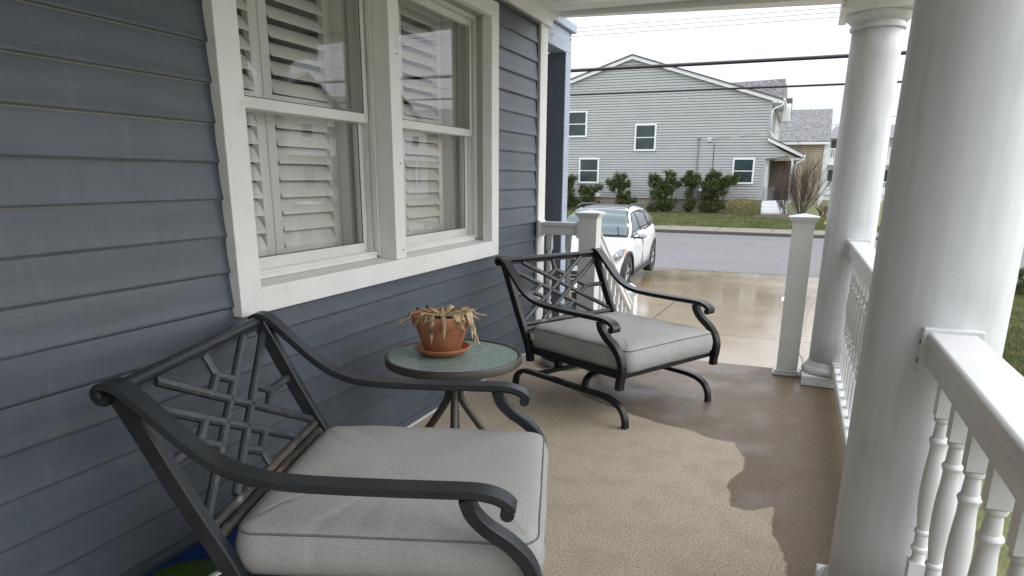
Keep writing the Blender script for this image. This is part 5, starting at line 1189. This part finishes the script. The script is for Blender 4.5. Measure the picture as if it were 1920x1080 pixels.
# ------------------------------------------------------------------ what the window glass mirrors: houses across the side street
def side_house(y0, y1, x0, m, label, h=5.2):
    t = thing('street_house', (x0, (y0+y1)/2, -.9), label, 'house', 'houses across the side street'); yc = (y0+y1)/2
    clap(x0, lambda z: y0, lambda z: y1, -.5, h, .2, -.03, 'x').build('siding', m, t, kind='stuff')
    MB().prism([(y0, -.9), (y1, -.9), (y1, h), (yc, h+2.6), (y0, h)], 'x', x0+.01, x0+9).build('wall', m, t)
    for (a, b_) in ((y0-.4, yc), (y1+.4, yc)):
        MB().add([(x0-.4, a, h-.1), (x0-.4, b_, h+2.65), (x0+9.4, b_, h+2.65), (x0+9.4, a, h-.1), (x0-.4, a, h+.08), (x0-.4, b_, h+2.85), (x0+9.4, b_, h+2.85), (x0+9.4, a, h+.08)], [(0, 3, 2, 1), (4, 5, 6, 7), (0, 1, 5, 4), (1, 2, 6, 5), (2, 3, 7, 6), (3, 0, 4, 7)]).build('roof', M['shingle'], t)
    for (yy, zz) in ((y0+1.5, .3), (yc-.6, .3), (y1-2.7, .3), (y0+1.5, 3.2), (yc-.6, 3.2), (y1-2.7, 3.2)):
        MB().box(x0-.06, x0-.035, yy-.12, yy+1.32, zz-.12, zz+1.62).build('window_frame', M['far_white'], t); MB().box(x0-.075, x0-.061, yy, yy+1.2, zz, zz+1.5).build('window_pane', M['far_glass'], t)
    MB().box(x0-1.8, x0-.08, y0+.5, y1-.5, 2.5, 2.7).build('balcony_deck', M['far_white'], t)
    MB().box(x0-1.8, x0-1.72, y0+.5, y1-.5, 3.55, 3.65).build('balcony_rail', M['far_white'], t)
    bb = MB()
    for k in range(int((y1-y0-1)/.18)): bb.box(x0-1.79, x0-1.74, y0+.5+k*.18, y0+.56+k*.18, 2.701, 3.55)
    bb.build('balusters', M['far_white'], t)
    for yy in (y0+.5, yc, y1-.7): MB().box(x0-1.8, x0-1.6, yy, yy+.2, -.9, 2.499).build('post', M['far_white'], t)
side_house(36, 46, 29, M['house_cream'], 'cream house across the side street mirrored in the window')
side_house(49, 59, 29.5, M['house_white'], 'white house across the side street with a long balcony')
side_house(62, 73, 29, M['house_tan'], 'tan house farthest up the side street')
side_house(-8, 1.5, 29.5, M['house_grey'], 'grey house across the side street behind the viewer')
for k, (x, z, r) in enumerate(((12.5, 5.0, .03), (12.6, 4.4, .025), (12.4, 6.5, .015), (12.5, 6.2, .015))):
    cable(((x, -25, z+.4), (x, 17.5, z+.5), .5+.1*k), r, M['wire'], ['thick black cable along the side street, mirrored in the window', 'black cable below the thick one along the side street', 'thin cable high over the side street', 'thin cable second from the top over the side street'][k], 'cables along the side street')
t = thing('utility_pole', (12.5, 17.4, -1), 'brown utility pole at the street corner right of the porch', 'pole')
MB().tube([(12.5, 17.4, -1.1), (12.5, 17.4, 8.2)], .15, 12).build('pole_shaft', M['door_brown'], t); MB().box(11.5, 13.5, 17.2, 17.24, 7.3, 7.45).build('cross_arm', M['door_brown'], t)
t = thing('stop_sign', (13.0, 13.0, -1), 'red octagonal stop sign on a grey post at the side street corner', 'sign')
MB().tube([(13.0, 13.0, -1.0), (13.0, 13.0, 1.9)], .03, 8).build('post', M['grey_box'], t)
oc = [(13.0+.38*math.cos(R_(22.5+45*k)), 1.55+.38*math.sin(R_(22.5+45*k))) for k in range(8)]
MB().prism([(y+0, z) for y, z in oc], 'x', 12.955, 12.962).build('plate', M['red'], t); bpy.data.objects
tx = bpy.data.curves.new('lettering', 'FONT'); tx.body = 'STOP'; tx.size = .26; tx.align_x = 'CENTER'; tx.align_y = 'CENTER'; tx.extrude = .001
tmp = bpy.data.objects.new('tmp', tx); COL.objects.link(tmp); bpy.context.view_layer.update(); tme = bpy.data.meshes.new_from_object(tmp.evaluated_get(bpy.context.evaluated_depsgraph_get())); bpy.data.objects.remove(tmp)
to = bpy.data.objects.new('lettering', tme); COL.objects.link(to); tme.materials.clear(); tme.materials.append(M['far_white']); to.parent = t
to.rotation_euler = (R_(90), 0, R_(-90)); to.location = (12.953-13.0, 0, 1.55+1)
